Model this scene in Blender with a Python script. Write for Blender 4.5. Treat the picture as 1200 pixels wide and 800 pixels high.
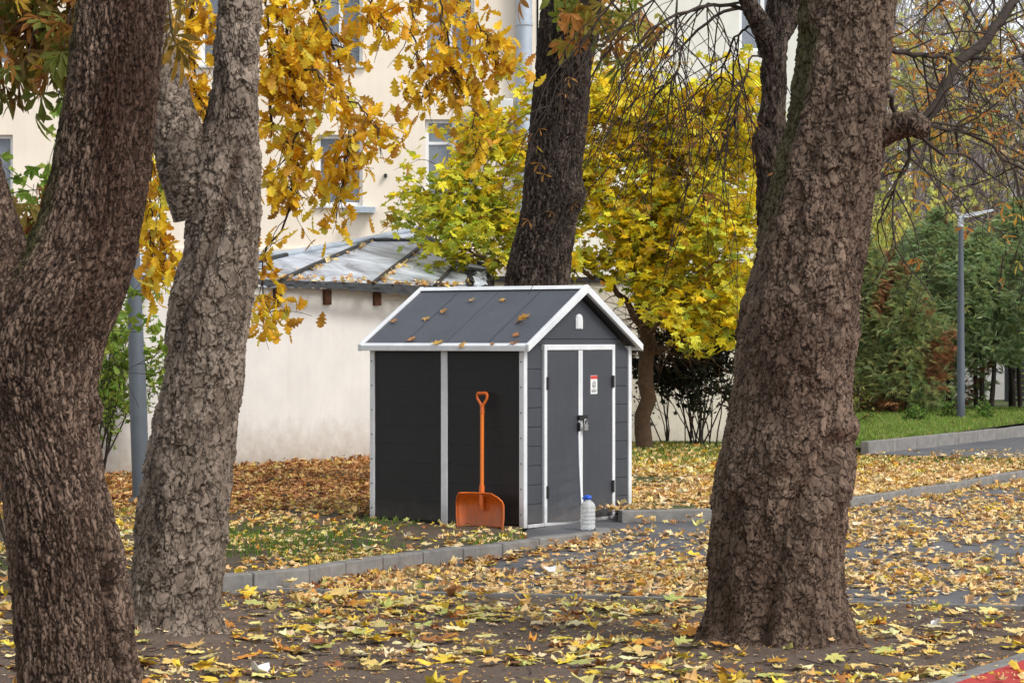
import bpy, bmesh, math, random
import numpy as np
from mathutils import Vector, Matrix

for o in list(bpy.data.objects): bpy.data.objects.remove(o, do_unlink=True)
SC = bpy.context.scene
COL = SC.collection
R = math.radians
F, H, HY = 2900.0, 1.65, 397.0          # focal length in photo pixels, eye height, horizon row

# ------------------------------------------------------------------ camera
cd = bpy.data.cameras.new('camera'); cam = bpy.data.objects.new('camera', cd); COL.objects.link(cam)
cd.sensor_width = 36; cd.lens = 36*F/1200; cd.clip_end = 2000; cd.clip_start = .1
cd.shift_y = -3/1200
cam.location = (0, 0, H); cam.rotation_euler = (R(90), 0, 0)
cd.dof.use_dof = True; cd.dof.focus_distance = 19.0; cd.dof.aperture_fstop = 16
SC.camera = cam
# ------------------------------------------------------------------ sky, sun, exposure
SUN_AZ, SUN_EL = R(128), R(48)          # compass angle from +Y clockwise
w = bpy.data.worlds.new('World'); SC.world = w; w.use_nodes = True
nt = w.node_tree; bg = nt.nodes['Background']
sky = nt.nodes.new('ShaderNodeTexSky'); sky.sky_type = 'NISHITA'; sky.sun_disc = False
sky.sun_elevation = SUN_EL; sky.sun_rotation = SUN_AZ
sky.air_density = 1.0; sky.dust_density = 1.0; sky.ozone_density = 1.0
hs = nt.nodes.new('ShaderNodeHueSaturation'); hs.inputs['Saturation'].default_value = .22; hs.inputs['Value'].default_value = 1.0
nt.links.new(sky.outputs[0], hs.inputs['Color']); nt.links.new(hs.outputs[0], bg.inputs['Color'])
bg.inputs['Strength'].default_value = .15
sl = bpy.data.lights.new('sun', 'SUN'); sl.energy = 1.5; sl.angle = R(16); sl.color = (1, .96, .9)
so = bpy.data.objects.new('sun', sl); COL.objects.link(so)
sd = Vector((math.sin(SUN_AZ)*math.cos(SUN_EL), math.cos(SUN_AZ)*math.cos(SUN_EL), math.sin(SUN_EL)))
so.rotation_euler = sd.to_track_quat('Z', 'Y').to_euler(); so.location = sd*60
vs = SC.view_settings; vs.view_transform = 'Standard'; vs.look = 'None'; vs.gamma = 1; vs.use_curve_mapping = False
vs.exposure = 0.7
SC.render.engine = 'CYCLES'

# ------------------------------------------------------------------ helpers: numbers
def at(x, y, d): return Vector(((x-600)/F*d, d, H-(y-HY)/F*d))
def ih(ix, iy, iz, s):
    n = (ix.astype(np.int64)*73856093) ^ (iy.astype(np.int64)*19349663) ^ (iz.astype(np.int64)*83492791) ^ (int(s)*265443576)
    n &= 0xffffffff
    n = ((n ^ (n >> 16))*0x45d9f3b) & 0xffffffff
    n = ((n ^ (n >> 16))*0x45d9f3b) & 0xffffffff
    n = n ^ (n >> 16)
    return n/4294967296.0
def vn(p, s=0):
    i = np.floor(p).astype(np.int64); f = p-i; f = f*f*(3-2*f); r = 0
    for dx in (0, 1):
        for dy in (0, 1):
            for dz in (0, 1):
                wgt = (f[:, 0] if dx else 1-f[:, 0])*(f[:, 1] if dy else 1-f[:, 1])*(f[:, 2] if dz else 1-f[:, 2])
                r = r + wgt*ih(i[:, 0]+dx, i[:, 1]+dy, i[:, 2]+dz, s)
    return r*2-1
def fbm(p, o=4, s=0):
    r = 0; a = .5
    for k in range(o): r = r+a*vn(p*(2.0**k), s+k*17); a *= .5
    return r
def worley(p, s=0):
    i = np.floor(p).astype(np.int64); n = len(p)
    f1 = np.full(n, 9.); f2 = np.full(n, 9.); cid = np.zeros(n); oz = np.zeros(n)
    for dx in (-1, 0, 1):
        for dy in (-1, 0, 1):
            for dz in (-1, 0, 1):
                a, b, c = i[:, 0]+dx, i[:, 1]+dy, i[:, 2]+dz
                q = np.stack((a+ih(a, b, c, s), b+ih(a, b, c, s+1), c+ih(a, b, c, s+2)), 1)
                d = np.sqrt(((q-p)**2).sum(1)); m = d < f1
                f2 = np.where(m, f1, np.minimum(f2, d)); f1 = np.where(m, d, f1)
                cid = np.where(m, ih(a, b, c, s+3), cid); oz = np.where(m, p[:, 2]-q[:, 2], oz)
    worley.oz = oz
    return f1, f2, cid
def sstep(a, b, x): t = np.clip((x-a)/(b-a), 0, 1); return t*t*(3-2*t)

# ground height: foreground and path lie a little lower and rise to the shed
MOUNDS = []
def gz0(y): return -.10+.10*sstep(18.6, 22.3, y)
def gzv(x, y, rough=0.0):
    x = np.asarray(x, float); y = np.asarray(y, float)
    z = gz0(y)
    for (mx, my, mr, mh) in MOUNDS: z = z+mh*np.exp(-((x-mx)**2+(y-my)**2)/(mr*mr))
    return z
def gz(x, y): return float(gzv(np.array([x]), np.array([y]))[0])
def gnd(x, y, dz=0.0):
    d = 20.0
    for k in range(30): d = .5*d+.5*F*(H-float(gz0(np.array(d)))-dz)/(y-HY)
    return Vector(((x-600)/F*d, d, float(gz0(np.array(d)))+dz))

# ------------------------------------------------------------------ helpers: objects
def tag(o, label=None, cat=None, group=None, kind=None):
    if label: o['label'] = label
    if cat: o['category'] = cat
    if group: o['group'] = group
    if kind: o['kind'] = kind
    return o
def empty(name, loc=(0, 0, 0), rz=0, label=None, cat=None, group=None):
    o = bpy.data.objects.new(name, None); COL.objects.link(o); o.empty_display_size = .2
    o.location = loc; o.rotation_euler = (0, 0, rz); return tag(o, label, cat, group)
def link(name, me, mat=None, parent=None):
    if mat is not None and not me.materials: me.materials.append(mat)
    o = bpy.data.objects.new(name, me); COL.objects.link(o)
    if parent is not None: o.parent = parent
    return o
def npmesh(name, V, Fc, mat, parent=None, smooth=False, col=None, attrs=None):
    V = np.asarray(V, np.float32); Fc = np.asarray(Fc, np.int32); k = Fc.shape[1]
    me = bpy.data.meshes.new(name); me.vertices.add(len(V)); me.vertices.foreach_set('co', V.ravel())
    me.loops.add(Fc.size); me.loops.foreach_set('vertex_index', Fc.ravel())
    me.polygons.add(len(Fc)); me.polygons.foreach_set('loop_start', np.arange(0, Fc.size, k, dtype=np.int32))
    me.polygons.foreach_set('use_smooth', np.full(len(Fc), smooth))
    me.update(calc_edges=True)
    if col is not None:
        a = me.color_attributes.new('col', 'FLOAT_COLOR', 'POINT')
        a.data.foreach_set('color', np.concatenate((col, np.ones((len(col), 1))), 1).astype(np.float32).ravel())
    for nm, v in (attrs or {}).items():
        a = me.attributes.new(nm, 'FLOAT', 'POINT'); a.data.foreach_set('value', np.asarray(v, np.float32))
    return link(name, me, mat, parent)

class MB:
    """collects boxes, tubes, prisms and lathes into one mesh"""
    def __init__(s): s.v = []; s.f = []; s.sm = []
    def add(s, vs, fs, smooth=False):
        b = len(s.v); s.v += [tuple(v) for v in vs]; s.f += [tuple(i+b for i in f) for f in fs]; s.sm += [smooth]*len(fs); return s
    def box(s, x0, x1, y0, y1, z0, z1):
        return s.add([(x, y, z) for x in (x0, x1) for y in (y0, y1) for z in (z0, z1)],
                     [(0, 1, 3, 2), (4, 6, 7, 5), (0, 4, 5, 1), (2, 3, 7, 6), (0, 2, 6, 4), (1, 5, 7, 3)])
    def hexa(s, p): return s.add(p, [(0, 3, 2, 1), (4, 5, 6, 7), (0, 1, 5, 4), (1, 2, 6, 5), (2, 3, 7, 6), (3, 0, 4, 7)])
    def prism(s, poly, ax):
        """poly: 3D points, ax: extrusion vector"""
        n = len(poly); ax = Vector(ax); p = [Vector(q) for q in poly]
        return s.add(p+[q+ax for q in p], [tuple(range(n))[::-1], tuple(range(n, 2*n))]+[(i, (i+1) % n, n+(i+1) % n, n+i) for i in range(n)])
    def tube(s, pts, rad, n=10, caps=True):
        pts = [Vector(p) for p in pts]; m = len(pts)
        if not hasattr(rad, '__len__'): rad = [rad]*m
        t0 = (pts[1]-pts[0]).normalized(); a = t0.orthogonal().normalized(); rings = []
        for i in range(m):
            t = (pts[min(i+1, m-1)]-pts[max(i-1, 0)]).normalized()
            a = (a-t*a.dot(t)).normalized(); b = t.cross(a)
            rings.append([pts[i]+(a*math.cos(2*math.pi*k/n)+b*math.sin(2*math.pi*k/n))*rad[i] for k in range(n)])
        s.add([v for r in rings for v in r], [(i*n+k, i*n+(k+1) % n, (i+1)*n+(k+1) % n, (i+1)*n+k) for i in range(m-1) for k in range(n)], True)
        if caps:
            s.add(rings[0], [tuple(range(n))[::-1]]); s.add(rings[-1], [tuple(range(n))])
        return s
    def lathe(s, prof, c=(0, 0, 0), n=20):
        vs = [(c[0]+r*math.cos(2*math.pi*k/n), c[1]+r*math.sin(2*math.pi*k/n), c[2]+z) for r, z in prof for k in range(n)]
        return s.add(vs, [(i*n+k, i*n+(k+1) % n, (i+1)*n+(k+1) % n, (i+1)*n+k) for i in range(len(prof)-1) for k in range(n)], True)
    def mesh(s, name):
        me = bpy.data.meshes.new(name); me.from_pydata(s.v, [], s.f)
        me.polygons.foreach_set('use_smooth', s.sm); me.update(); return me
    def build(s, name, mat, parent=None, bevel=0):
        o = link(name, s.mesh(name), mat, parent)
        if bevel:
            b = o.modifiers.new('bevel', 'BEVEL'); b.width = bevel; b.segments = 2; b.limit_method = 'ANGLE'; b.angle_limit = R(40)
        return o

# ------------------------------------------------------------------ materials
def mat(name, rough=.7, spec=.3):
    m = bpy.data.materials.new(name); m.use_nodes = True
    b = m.node_tree.nodes['Principled BSDF']; b.inputs['Roughness'].default_value = rough
    b.inputs['Specular IOR Level'].default_value = spec
    return m, m.node_tree, b
def N(t, kind, **kw):
    n = t.nodes.new(kind)
    for k, v in kw.items():
        if k in n.inputs: n.inputs[k].default_value = v
        else: setattr(n, k, v)
    return n
def ramp(t, fac, stops):
    r = t.nodes.new('ShaderNodeValToRGB'); e = r.color_ramp.elements
    while len(e) < len(stops): e.new(.5)
    for el, (p, c) in zip(e, stops): el.position = p; el.color = (*c, 1)
    t.links.new(fac, r.inputs[0]); return r.outputs[0]
def coords(t, scale=(1, 1, 1), kind='Object'):
    tc = t.nodes.new('ShaderNodeTexCoord'); mp = t.nodes.new('ShaderNodeMapping'); mp.inputs['Scale'].default_value = scale
    t.links.new(tc.outputs[kind], mp.inputs[0]); return mp.outputs[0]
def noise(t, v, sc, det=4, rough=.6, dist=0):
    n = N(t, 'ShaderNodeTexNoise'); n.inputs['Scale'].default_value = sc; n.inputs['Detail'].default_value = det
    n.inputs['Roughness'].default_value = rough; n.inputs['Distortion'].default_value = dist
    t.links.new(v, n.inputs['Vector']); return n.outputs['Fac']
def mixc(t, fac, a, b, mode='MIX'):
    m = t.nodes.new('ShaderNodeMix'); m.data_type = 'RGBA'; m.blend_type = mode
    for s, v in ((0, fac), (6, a), (7, b)):
        if isinstance(v, (int, float)): m.inputs[s].default_value = v
        elif isinstance(v, tuple): m.inputs[s].default_value = (*v, 1)
        else: t.links.new(v, m.inputs[s])
    return m.outputs[2]
def bump(t, b, h, strength=.3, dist=.01):
    n = t.nodes.new('ShaderNodeBump'); n.inputs['Strength'].default_value = strength; n.inputs['Distance'].default_value = dist
    t.links.new(h, n.inputs['Height']); t.links.new(n.outputs[0], b.inputs['Normal'])
def simple(name, c, rough=.6, var=.15, sc=8, bp=0, bsc=60, spec=.3, metal=0, stretch=(1, 1, 1), c2=None):
    m, t, b = mat(name, rough, spec); v = coords(t, stretch)
    f = noise(t, v, sc, 5, .65)
    lo = c2 or tuple(k*(1-var) for k in c); hi = tuple(min(1, k*(1+var)) for k in c)
    t.links.new(ramp(t, f, [(.3, lo), (.7, hi)]), b.inputs['Base Color']); b.inputs['Metallic'].default_value = metal
    if bp: bump(t, b, noise(t, v, bsc, 4), bp, .006)
    return m
def leafmat(name, attr=True, trans=.3, rough=.6):
    m, t, b = mat(name, rough, .25)
    if attr:
        a = t.nodes.new('ShaderNodeAttribute'); a.attribute_name = 'col'; c = a.outputs['Color']
    else:
        a = t.nodes.new('ShaderNodeObjectInfo'); c = a.outputs['Color']
    f = noise(t, coords(t, (1, 1, 1)), 26, 3)
    c = mixc(t, 1.0, c, ramp(t, f, [(.3, (.8, .75, .7)), (.65, (1.1, 1.08, 1.02))]), 'MULTIPLY')
    t.links.new(c, b.inputs['Base Color'])
    tr = t.nodes.new('ShaderNodeBsdfTranslucent'); t.links.new(c, tr.inputs['Color'])
    mx = t.nodes.new('ShaderNodeMixShader'); mx.inputs[0].default_value = trans
    t.links.new(b.outputs[0], mx.inputs[1]); t.links.new(tr.outputs[0], mx.inputs[2])
    t.links.new(mx.outputs[0], t.nodes['Material Output'].inputs['Surface'])
    return m
def barkmat(name, dark, light, moss=(.05, .06, .015), stainc=(.042, .018, .011), fine=70, zs=.35, inner=None, cs=26, cz=.55, cw=.045, ct=.2, cd_=.8):
    m, t, b = mat(name, .9, .15)
    a = t.nodes.new('ShaderNodeAttribute'); a.attribute_name = 'plate'
    v = coords(t, (1, 1, zs)); f1 = noise(t, v, 9, 6, .7, .4); f2 = noise(t, v, fine, 4, .7)
    ma = N(t, 'ShaderNodeMath', operation='MULTIPLY_ADD'); t.links.new(a.outputs['Fac'], ma.inputs[0]); ma.inputs[1].default_value = .35
    t.links.new(f1, ma.inputs[2])
    mb = N(t, 'ShaderNodeMath', operation='MULTIPLY_ADD'); t.links.new(f2, mb.inputs[0]); mb.inputs[1].default_value = .35; t.links.new(ma.outputs[0], mb.inputs[2])
    mid = tuple((x+y)/2 for x, y in zip(dark, light))
    c = ramp(t, mb.outputs[0], [(.5, dark), (.8, mid), (1.0, light)])
    ck = t.nodes.new('ShaderNodeAttribute'); ck.attribute_name = 'crack'
    c = mixc(t, ck.outputs['Fac'], c, inner or tuple(k*.5 for k in dark))
    c = mixc(t, 1.0, c, ramp(t, noise(t, coords(t, (1, 1, .6)), 2.6, 5, .6, .5), [(.3, (.68, .66, .64)), (.5, (1, 1, 1)), (.72, (1.28, 1.3, 1.3))]), 'MULTIPLY')
    ms = t.nodes.new('ShaderNodeAttribute'); ms.attribute_name = 'moss'
    c = mixc(t, ms.outputs['Fac'], c, moss)
    st = t.nodes.new('ShaderNodeAttribute'); st.attribute_name = 'stain'
    c = mixc(t, st.outputs['Fac'], c, stainc)
    nz_ = t.nodes.new('ShaderNodeTexNoise'); nz_.inputs['Scale'].default_value = 16; nz_.inputs['Detail'].default_value = 5; t.links.new(coords(t), nz_.inputs['Vector'])
    va = t.nodes.new('ShaderNodeVectorMath'); va.operation = 'MULTIPLY_ADD'; t.links.new(nz_.outputs['Color'], va.inputs[0]); va.inputs[1].default_value = (.10, .10, .16); t.links.new(coords(t), va.inputs[2])
    mp = t.nodes.new('ShaderNodeMapping'); mp.inputs['Scale'].default_value = (1, 1, cz); t.links.new(va.outputs[0], mp.inputs[0])
    vo = t.nodes.new('ShaderNodeTexVoronoi'); vo.feature = 'DISTANCE_TO_EDGE'; vo.inputs['Scale'].default_value = cs; t.links.new(mp.outputs[0], vo.inputs['Vector'])
    vb = t.nodes.new('ShaderNodeTexVoronoi'); vb.inputs['Scale'].default_value = cs; t.links.new(mp.outputs[0], vb.inputs['Vector'])
    gap = N(t, 'ShaderNodeMapRange'); gap.inputs[1].default_value = 0; gap.inputs[2].default_value = cw; t.links.new(vo.outputs['Distance'], gap.inputs[0])
    sx = t.nodes.new('ShaderNodeSeparateColor'); t.links.new(vb.outputs['Color'], sx.inputs[0])
    c = mixc(t, 1.0, c, ramp(t, sx.outputs[0], [(0, (1-ct,)*3), (1, (1+ct,)*3)]), 'MULTIPLY')
    inv = N(t, 'ShaderNodeMath', operation='MULTIPLY_ADD'); t.links.new(gap.outputs[0], inv.inputs[0]); inv.inputs[1].default_value = -cd_; inv.inputs[2].default_value = cd_
    c = mixc(t, inv.outputs[0], c, tuple(k*.38 for k in dark))
    hh = N(t, 'ShaderNodeMath', operation='MULTIPLY_ADD'); t.links.new(f2, hh.inputs[0]); hh.inputs[1].default_value = .45; t.links.new(gap.outputs[0], hh.inputs[2])
    hq = N(t, 'ShaderNodeMath', operation='MULTIPLY_ADD'); t.links.new(sx.outputs[1], hq.inputs[0]); hq.inputs[1].default_value = .5; t.links.new(hh.outputs[0], hq.inputs[2])
    t.links.new(c, b.inputs['Base Color']); bump(t, b, hq.outputs[0], .9, .010)
    return m

M = {}
M['leaf'] = leafmat('leaf_blade', True, .42); M['leaf1'] = leafmat('single_leaf', False, .42); M['needle'] = leafmat('needle_spray', True, .38, .7)
M['litter'] = leafmat('leaf_litter', True, .12, .7); M['litter1'] = leafmat('single_fallen_leaf', False, .12, .7)
M['barkA'] = barkmat('bark_furrowed', (.082, .050, .036), (.215, .148, .110), cs=40, cz=.15, cw=.10, ct=.10, cd_=.7)
M['barkB'] = barkmat('bark_grey_plates', (.122, .092, .070), (.272, .216, .172), cs=14, cz=.42, cw=.05, ct=.10, cd_=.65)
M['barkC'] = barkmat('bark_dark_furrowed', (.034, .025, .020), (.105, .078, .062), cs=22, cz=.16, cw=.09)
M['barkD'] = barkmat('bark_brown_scales', (.074, .050, .036), (.190, .136, .100), cs=20, cz=.42, cw=.06, ct=.14, cd_=.75)
M['twig'] = simple('twig_bark', (.045, .033, .026), .9, .3, 20)
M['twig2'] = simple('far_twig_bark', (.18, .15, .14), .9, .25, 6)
M['maplebark'] = simple('maple_bark', (.10, .06, .035), .9, .3, 14, .5, 40)

def soilmat():
    m, t, b = mat('soil', .95, .15); v = coords(t)
    f = noise(t, v, 2.2, 6, .7); g = noise(t, v, 40, 5, .7)
    c = ramp(t, f, [(.3, (.095, .07, .056)), (.7, (.19, .148, .12))])
    c = mixc(t, .6, c, ramp(t, g, [(.3, (.5, .48, .46)), (.7, (1.25, 1.2, 1.15))]), 'MULTIPLY')
    t.links.new(c, b.inputs['Base Color']); bump(t, b, g, .8, .02); return m
def asphaltmat():
    m, t, b = mat('asphalt', .7, .35); v = coords(t)
    f = noise(t, v, 1.1, 5, .6); g = noise(t, v, 160, 3, .7)
    c = ramp(t, f, [(.3, (.075, .075, .083)), (.5, (.11, .11, .118)), (.72, (.15, .148, .152))])
    c = mixc(t, .7, c, ramp(t, g, [(.35, (.6, .6, .6)), (.7, (1.4, 1.4, 1.4))]), 'MULTIPLY')
    t.links.new(c, b.inputs['Base Color']); bump(t, b, g, .5, .004); return m
M['soil'] = soilmat(); M['asphalt'] = asphaltmat()
M['bed'] = simple('bed_earth', (.085, .062, .04), .95, .35, 3, .8, 40)
M['turf'] = simple('turf_soil', (.07, .085, .03), .95, .3, 4, .6, 50)
M['kerb'] = simple('kerb_concrete', (.20, .19, .178), .9, .25, 9, .4, 90)
M['red'] = simple('red_rubber', (.45, .05, .045), .9, .2, 60, .5, 220)

def plaster(name, c, dirt, z0, z1, sc=1.2):
    """painted plaster with a splash-dirt band between heights z0 and z1"""
    m, t, b = mat(name, .9, .2); v = coords(t); vst = coords(t, (3.5, 3.5, .35))
    f = noise(t, v, sc, 6, .65); s = noise(t, vst, 1.6, 5, .7); g = noise(t, v, 7, 6, .7)
    cc = ramp(t, f, [(.3, tuple(k*.9 for k in c)), (.7, tuple(min(1, k*1.05) for k in c))])
    cc = mixc(t, .22, cc, ramp(t, s, [(.3, (.80, .78, .75)), (.55, (1.03, 1.03, 1.03))]), 'MULTIPLY')
    sx = t.nodes.new('ShaderNodeSeparateXYZ'); t.links.new(coords(t), sx.inputs[0])
    mr = N(t, 'ShaderNodeMapRange'); mr.inputs[1].default_value = z1; mr.inputs[2].default_value = z0
    ad = N(t, 'ShaderNodeMath', operation='MULTIPLY_ADD'); t.links.new(g, ad.inputs[0]); ad.inputs[1].default_value = .7; t.links.new(sx.outputs[2], ad.inputs[2])
    t.links.new(ad.outputs[0], mr.inputs[0])
    cc = mixc(t, mr.outputs[0], cc, dirt)
    t.links.new(cc, b.inputs['Base Color']); bump(t, b, noise(t, v, 30, 5), .25, .01); return m
M['outwall'] = plaster('outbuilding_plaster', (.66, .63, .595), (.33, .27, .205), .30, 1.05)
M['cream'] = plaster('cream_plaster', (.89, .79, .66), (.6, .5, .4), -1, .5, .5)
M['pale'] = plaster('pale_plaster', (.74, .74, .68), (.6, .55, .5), -1, .5, .5)
M['gwall'] = plaster('garden_wall_plaster', (.64, .585, .48), (.32, .27, .2), -.05, .7)
M['wwall'] = plaster('white_wall_plaster', (.62, .60, .58), (.35, .33, .3), -.05, .5)
m, t, b = mat('zinc_sheet', .36, .5); v = coords(t); b.inputs['Metallic'].default_value = .1
c = ramp(t, noise(t, v, 1.5, 6, .7, .6), [(.36, (.16, .175, .20)), (.47, (.40, .43, .48)), (.62, (.66, .71, .78))])
c = mixc(t, .6, c, ramp(t, noise(t, coords(t, (1, 4, 4)), 3, 5, .7), [(.35, (.5, .5, .5)), (.6, (1.05, 1.05, 1.05))]), 'MULTIPLY'); t.links.new(c, b.inputs['Base Color']); bump(t, b, noise(t, v, 4, 4), .5, .02); M['tin'] = m
M['tar'] = simple('tar_felt', (.03, .03, .032), .55, .4, 10, .8, 18)
M['rust'] = simple('rusty_wood', (.10, .045, .025), .85, .4, 14, .5, 50)
M['upvc'] = simple('white_window_frame', (.80, .80, .80), .4, .05)
M['winblue'] = simple('curtain_blue_grey', (.62, .65, .70), .9, .2, 5, 0, 60, .2, 0, (6, 1, .5))
m, t, b = mat('window_glass', .05, .5); b.inputs['Base Color'].default_value = (.9, .95, 1, 1); b.inputs['Alpha'].default_value = .35
b.inputs['Base Color'].default_value = (.30, .34, .40, 1); M['glass'] = m
M['dark'] = simple('dark_interior', (.03, .03, .035), .9)
M['zincpipe'] = simple('zinc_drainpipe', (.42, .47, .53), .5, .15, 3, 0, 60, .5, .3)
M['acw'] = simple('appliance_white', (.66, .67, .66), .5, .06)
M['lamp'] = simple('grey_lamp_paint', (.085, .10, .118), .5, .12, 5, .08, 40, .4)
M['lampw'] = simple('lamp_head_paint', (.55, .57, .60), .45, .08)

def plastic(name, c, rough, sc=(60, 60, 3), var=.12, bp=.15, dirt=0):
    m, t, b = mat(name, rough, .4); v = coords(t, sc); f = noise(t, v, 1, 5, .7); g = noise(t, coords(t), 2.5, 5, .7)
    cc = ramp(t, f, [(.3, tuple(k*(1-var) for k in c)), (.7, tuple(k*(1+var) for k in c))])
    cc = mixc(t, .5, cc, ramp(t, g, [(.35, (.8, .8, .8)), (.7, (1.25, 1.22, 1.18))]), 'MULTIPLY')
    if dirt:                                            # dried mud splash near the ground and dust runs
        sx = t.nodes.new('ShaderNodeSeparateXYZ'); t.links.new(coords(t), sx.inputs[0])
        ad = N(t, 'ShaderNodeMath', operation='MULTIPLY_ADD'); t.links.new(noise(t, coords(t, (1, 1, 1)), 9, 6, .75), ad.inputs[0]); ad.inputs[1].default_value = .5; t.links.new(sx.outputs[2], ad.inputs[2])
        mr = N(t, 'ShaderNodeMapRange'); mr.inputs[1].default_value = .46; mr.inputs[2].default_value = .20; mr.inputs[4].default_value = dirt; t.links.new(ad.outputs[0], mr.inputs[0])
        cc = mixc(t, mr.outputs[0], cc, (.17, .135, .105))
        du = noise(t, coords(t, (14, 14, 1.2)), 1.5, 5, .75); mq = N(t, 'ShaderNodeMapRange'); mq.inputs[1].default_value = .52; mq.inputs[2].default_value = .85; mq.inputs[4].default_value = dirt*.2; t.links.new(du, mq.inputs[0])
        cc = mixc(t, mq.outputs[0], cc, (.16, .15, .14))
    t.links.new(cc, b.inputs['Base Color']); bump(t, b, f, bp, .003); return m
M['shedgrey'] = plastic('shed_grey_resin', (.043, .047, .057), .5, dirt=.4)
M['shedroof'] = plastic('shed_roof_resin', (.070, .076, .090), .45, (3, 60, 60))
M['shedside'] = plastic('shed_side_resin', (.0095, .0095, .0105), .5, (60, 60, 2.5), .15, dirt=.22)  # left side panels, much darker than the front resin
M['shedwhite'] = plastic('shed_white_trim', (.66, .68, .70), .45, (4, 4, 4), .05, .03, dirt=.55)
M['black'] = simple('black_plastic', (.012, .012, .012), .5)
M['steel'] = simple('padlock_steel', (.45, .45, .45), .3, .1, 5, 0, 60, .5, .9)
M['orange'] = plastic('orange_shovel_plastic', (.60, .115, .008), .4, (30, 30, 3), .2, .06, dirt=.45)
M['orangeh'] = plastic('orange_shovel_handle', (.72, .17, .008), .35, (30, 30, 3), .08, .03)
M['paper'] = simple('white_paper', (.75, .75, .74), .8, .05)
M['redprint'] = simple('red_print', (.55, .05, .04), .6, .05)
M['blackprint'] = simple('black_print', (.05, .05, .05), .6, .05)
M['bluecap'] = simple('blue_cap', (.02, .10, .55), .4, .05)
m, t, b = mat('bottle_plastic', .25, .5); b.inputs['Base Color'].default_value = (.86, .88, .87, 1); b.inputs['Transmission Weight'].default_value = .6
b.inputs['IOR'].default_value = 1.2; M['bottle'] = m
M['slat'] = simple('dark_slat_paint', (.02, .021, .024), .6, .2)

# ------------------------------------------------------------------ leaf shapes (unit size, in the XY plane, tip along +Y)
def fan(out, curl=0, fold=0, seed=0):
    rg = np.random.default_rng(seed); P = np.array([(0, 0)]+out, float)
    z = curl*(P[:, 0]**2+.6*P[:, 1]**2)+fold*np.abs(P[:, 0])+rg.normal(0, .06*(abs(curl)+abs(fold)+.2), len(P))
    n = len(out); return np.c_[P, z], np.array([(0, 1+i, 1+(i+1) % n) for i in range(n)])
def polar(half):
    pts = [(r*math.sin(R(a)), r*math.cos(R(a))) for a, r in half]
    return pts[::-1]+[(-x, y) for x, y in pts[1:-1]] if half[-1][0] >= 179 else pts[::-1]+[(-x, y) for x, y in pts[1:]]
MAPLE = [(0, .6), (10, .47), (17, .44), (26, .29), (38, .45), (48, .56), (58, .46), (66, .4), (76, .28), (94, .38), (106, .42), (124, .27), (150, .2), (180, .1)]
MAPLE_S = [(0, .56), (12, .42), (24, .3), (46, .52), (60, .4), (74, .28), (103, .4), (130, .22), (180, .13)]
def oak(curl, fold, seed):
    rg = np.random.default_rng(seed); W = [(-.5, .02), (-.34, .1), (-.24, .22), (-.15, .11), (-.02, .3), (.07, .15), (.2, .33), (.29, .17), (.4, .2), (.52, .0)]
    V = [(s*wd, y, fold*wd+curl*y*y+rg.normal(0, .02)) if k else (0, y, curl*y*y) for y, wd in W for k, s in ((1, -1), (0, 0), (1, 1))]
    Fc = []
    for i in range(len(W)-1):
        for j in (0, 1):
            a = i*3+j; Fc += [(a, a+1, a+4), (a, a+4, a+3)]
    return np.array(V), np.array(Fc)
def chestnut(curl, seed, k=5, wd=.085):
    rg = np.random.default_rng(seed); V = []; Fc = []
    for i in range(k):
        a = R((i-(k-1)/2)*150/(k-1)+rg.uniform(-8, 8)); L = (.62-.1*abs(i-(k-1)/2))*rg.uniform(.85, 1.1); dx, dy = math.sin(a), math.cos(a); b = len(V)
        prof = [(.02, .01), (.35, wd*.5), (.68, wd), (.85, wd*.7), (1, 0)]
        dr = curl*rg.uniform(.6, 1.5)
        for tt, ww in prof:
            l = tt*L; ww *= rg.uniform(.7, 1.1)
            for s in (-1, 0, 1): V.append((dx*l+dy*s*ww, dy*l-dx*s*ww, -dr*l*l+.25*abs(s)*ww))
        for q in range(len(prof)-1):
            for j in (0, 1):
                c = b+q*3+j; Fc += [(c, c+1, c+4), (c, c+4, c+3)]
    return np.array(V), np.array(Fc)
T_MAPLE = [fan(polar(MAPLE), c, f, s) for s, (c, f) in enumerate([(.3, .1), (-.4, .2), (.5, -.15), (.1, .25)])]
T_LIT = [fan(polar(MAPLE_S), c, f, s+9) for s, (c, f) in enumerate([(.25, .05), (-.3, .12), (.6, -.1), (.1, .28), (-.45, -.05), (.45, .2)])]
T_LIT += [oak(c, f, s) for s, (c, f) in enumerate([(.35, .2), (-.35, .15)])]
def oval(c, f, s, wd): 
    o = [(wd*math.sin(a)*(.75+.25*math.cos(a)), .5*math.cos(a)) for a in np.linspace(0, 2*math.pi, 11)[:-1]]; return fan(o, c, f, s)
T_LIT += [oval(.9, .5, 61, .2), oval(-.5, .3, 62, .26), oval(1.3, -.2, 63, .17), fan(polar(MAPLE_S), 1.1, .35, 64), fan(polar(MAPLE_S)[:9], .3, .3, 65)]
T_FLAT = [fan(polar(MAPLE), .3, .1, 66)]+[fan(polar(MAPLE), c, f, s+30) for s, (c, f) in enumerate([(.08, .03), (-.12, .06), (.2, -.05), (.05, .12), (-.2, .0)])]
T_OAK = [oak(c, f, s+5) for s, (c, f) in enumerate([(.3, .25), (-.5, .2), (.8, .35), (-.2, -.3)])]
T_CHE = [chestnut(c, s) for s, c in enumerate([.5, .9, 1.4, .2])]
T_CHES = [chestnut(c, s+7, 3, .075) for s, c in enumerate([1.0, 1.8, .6])]
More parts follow.
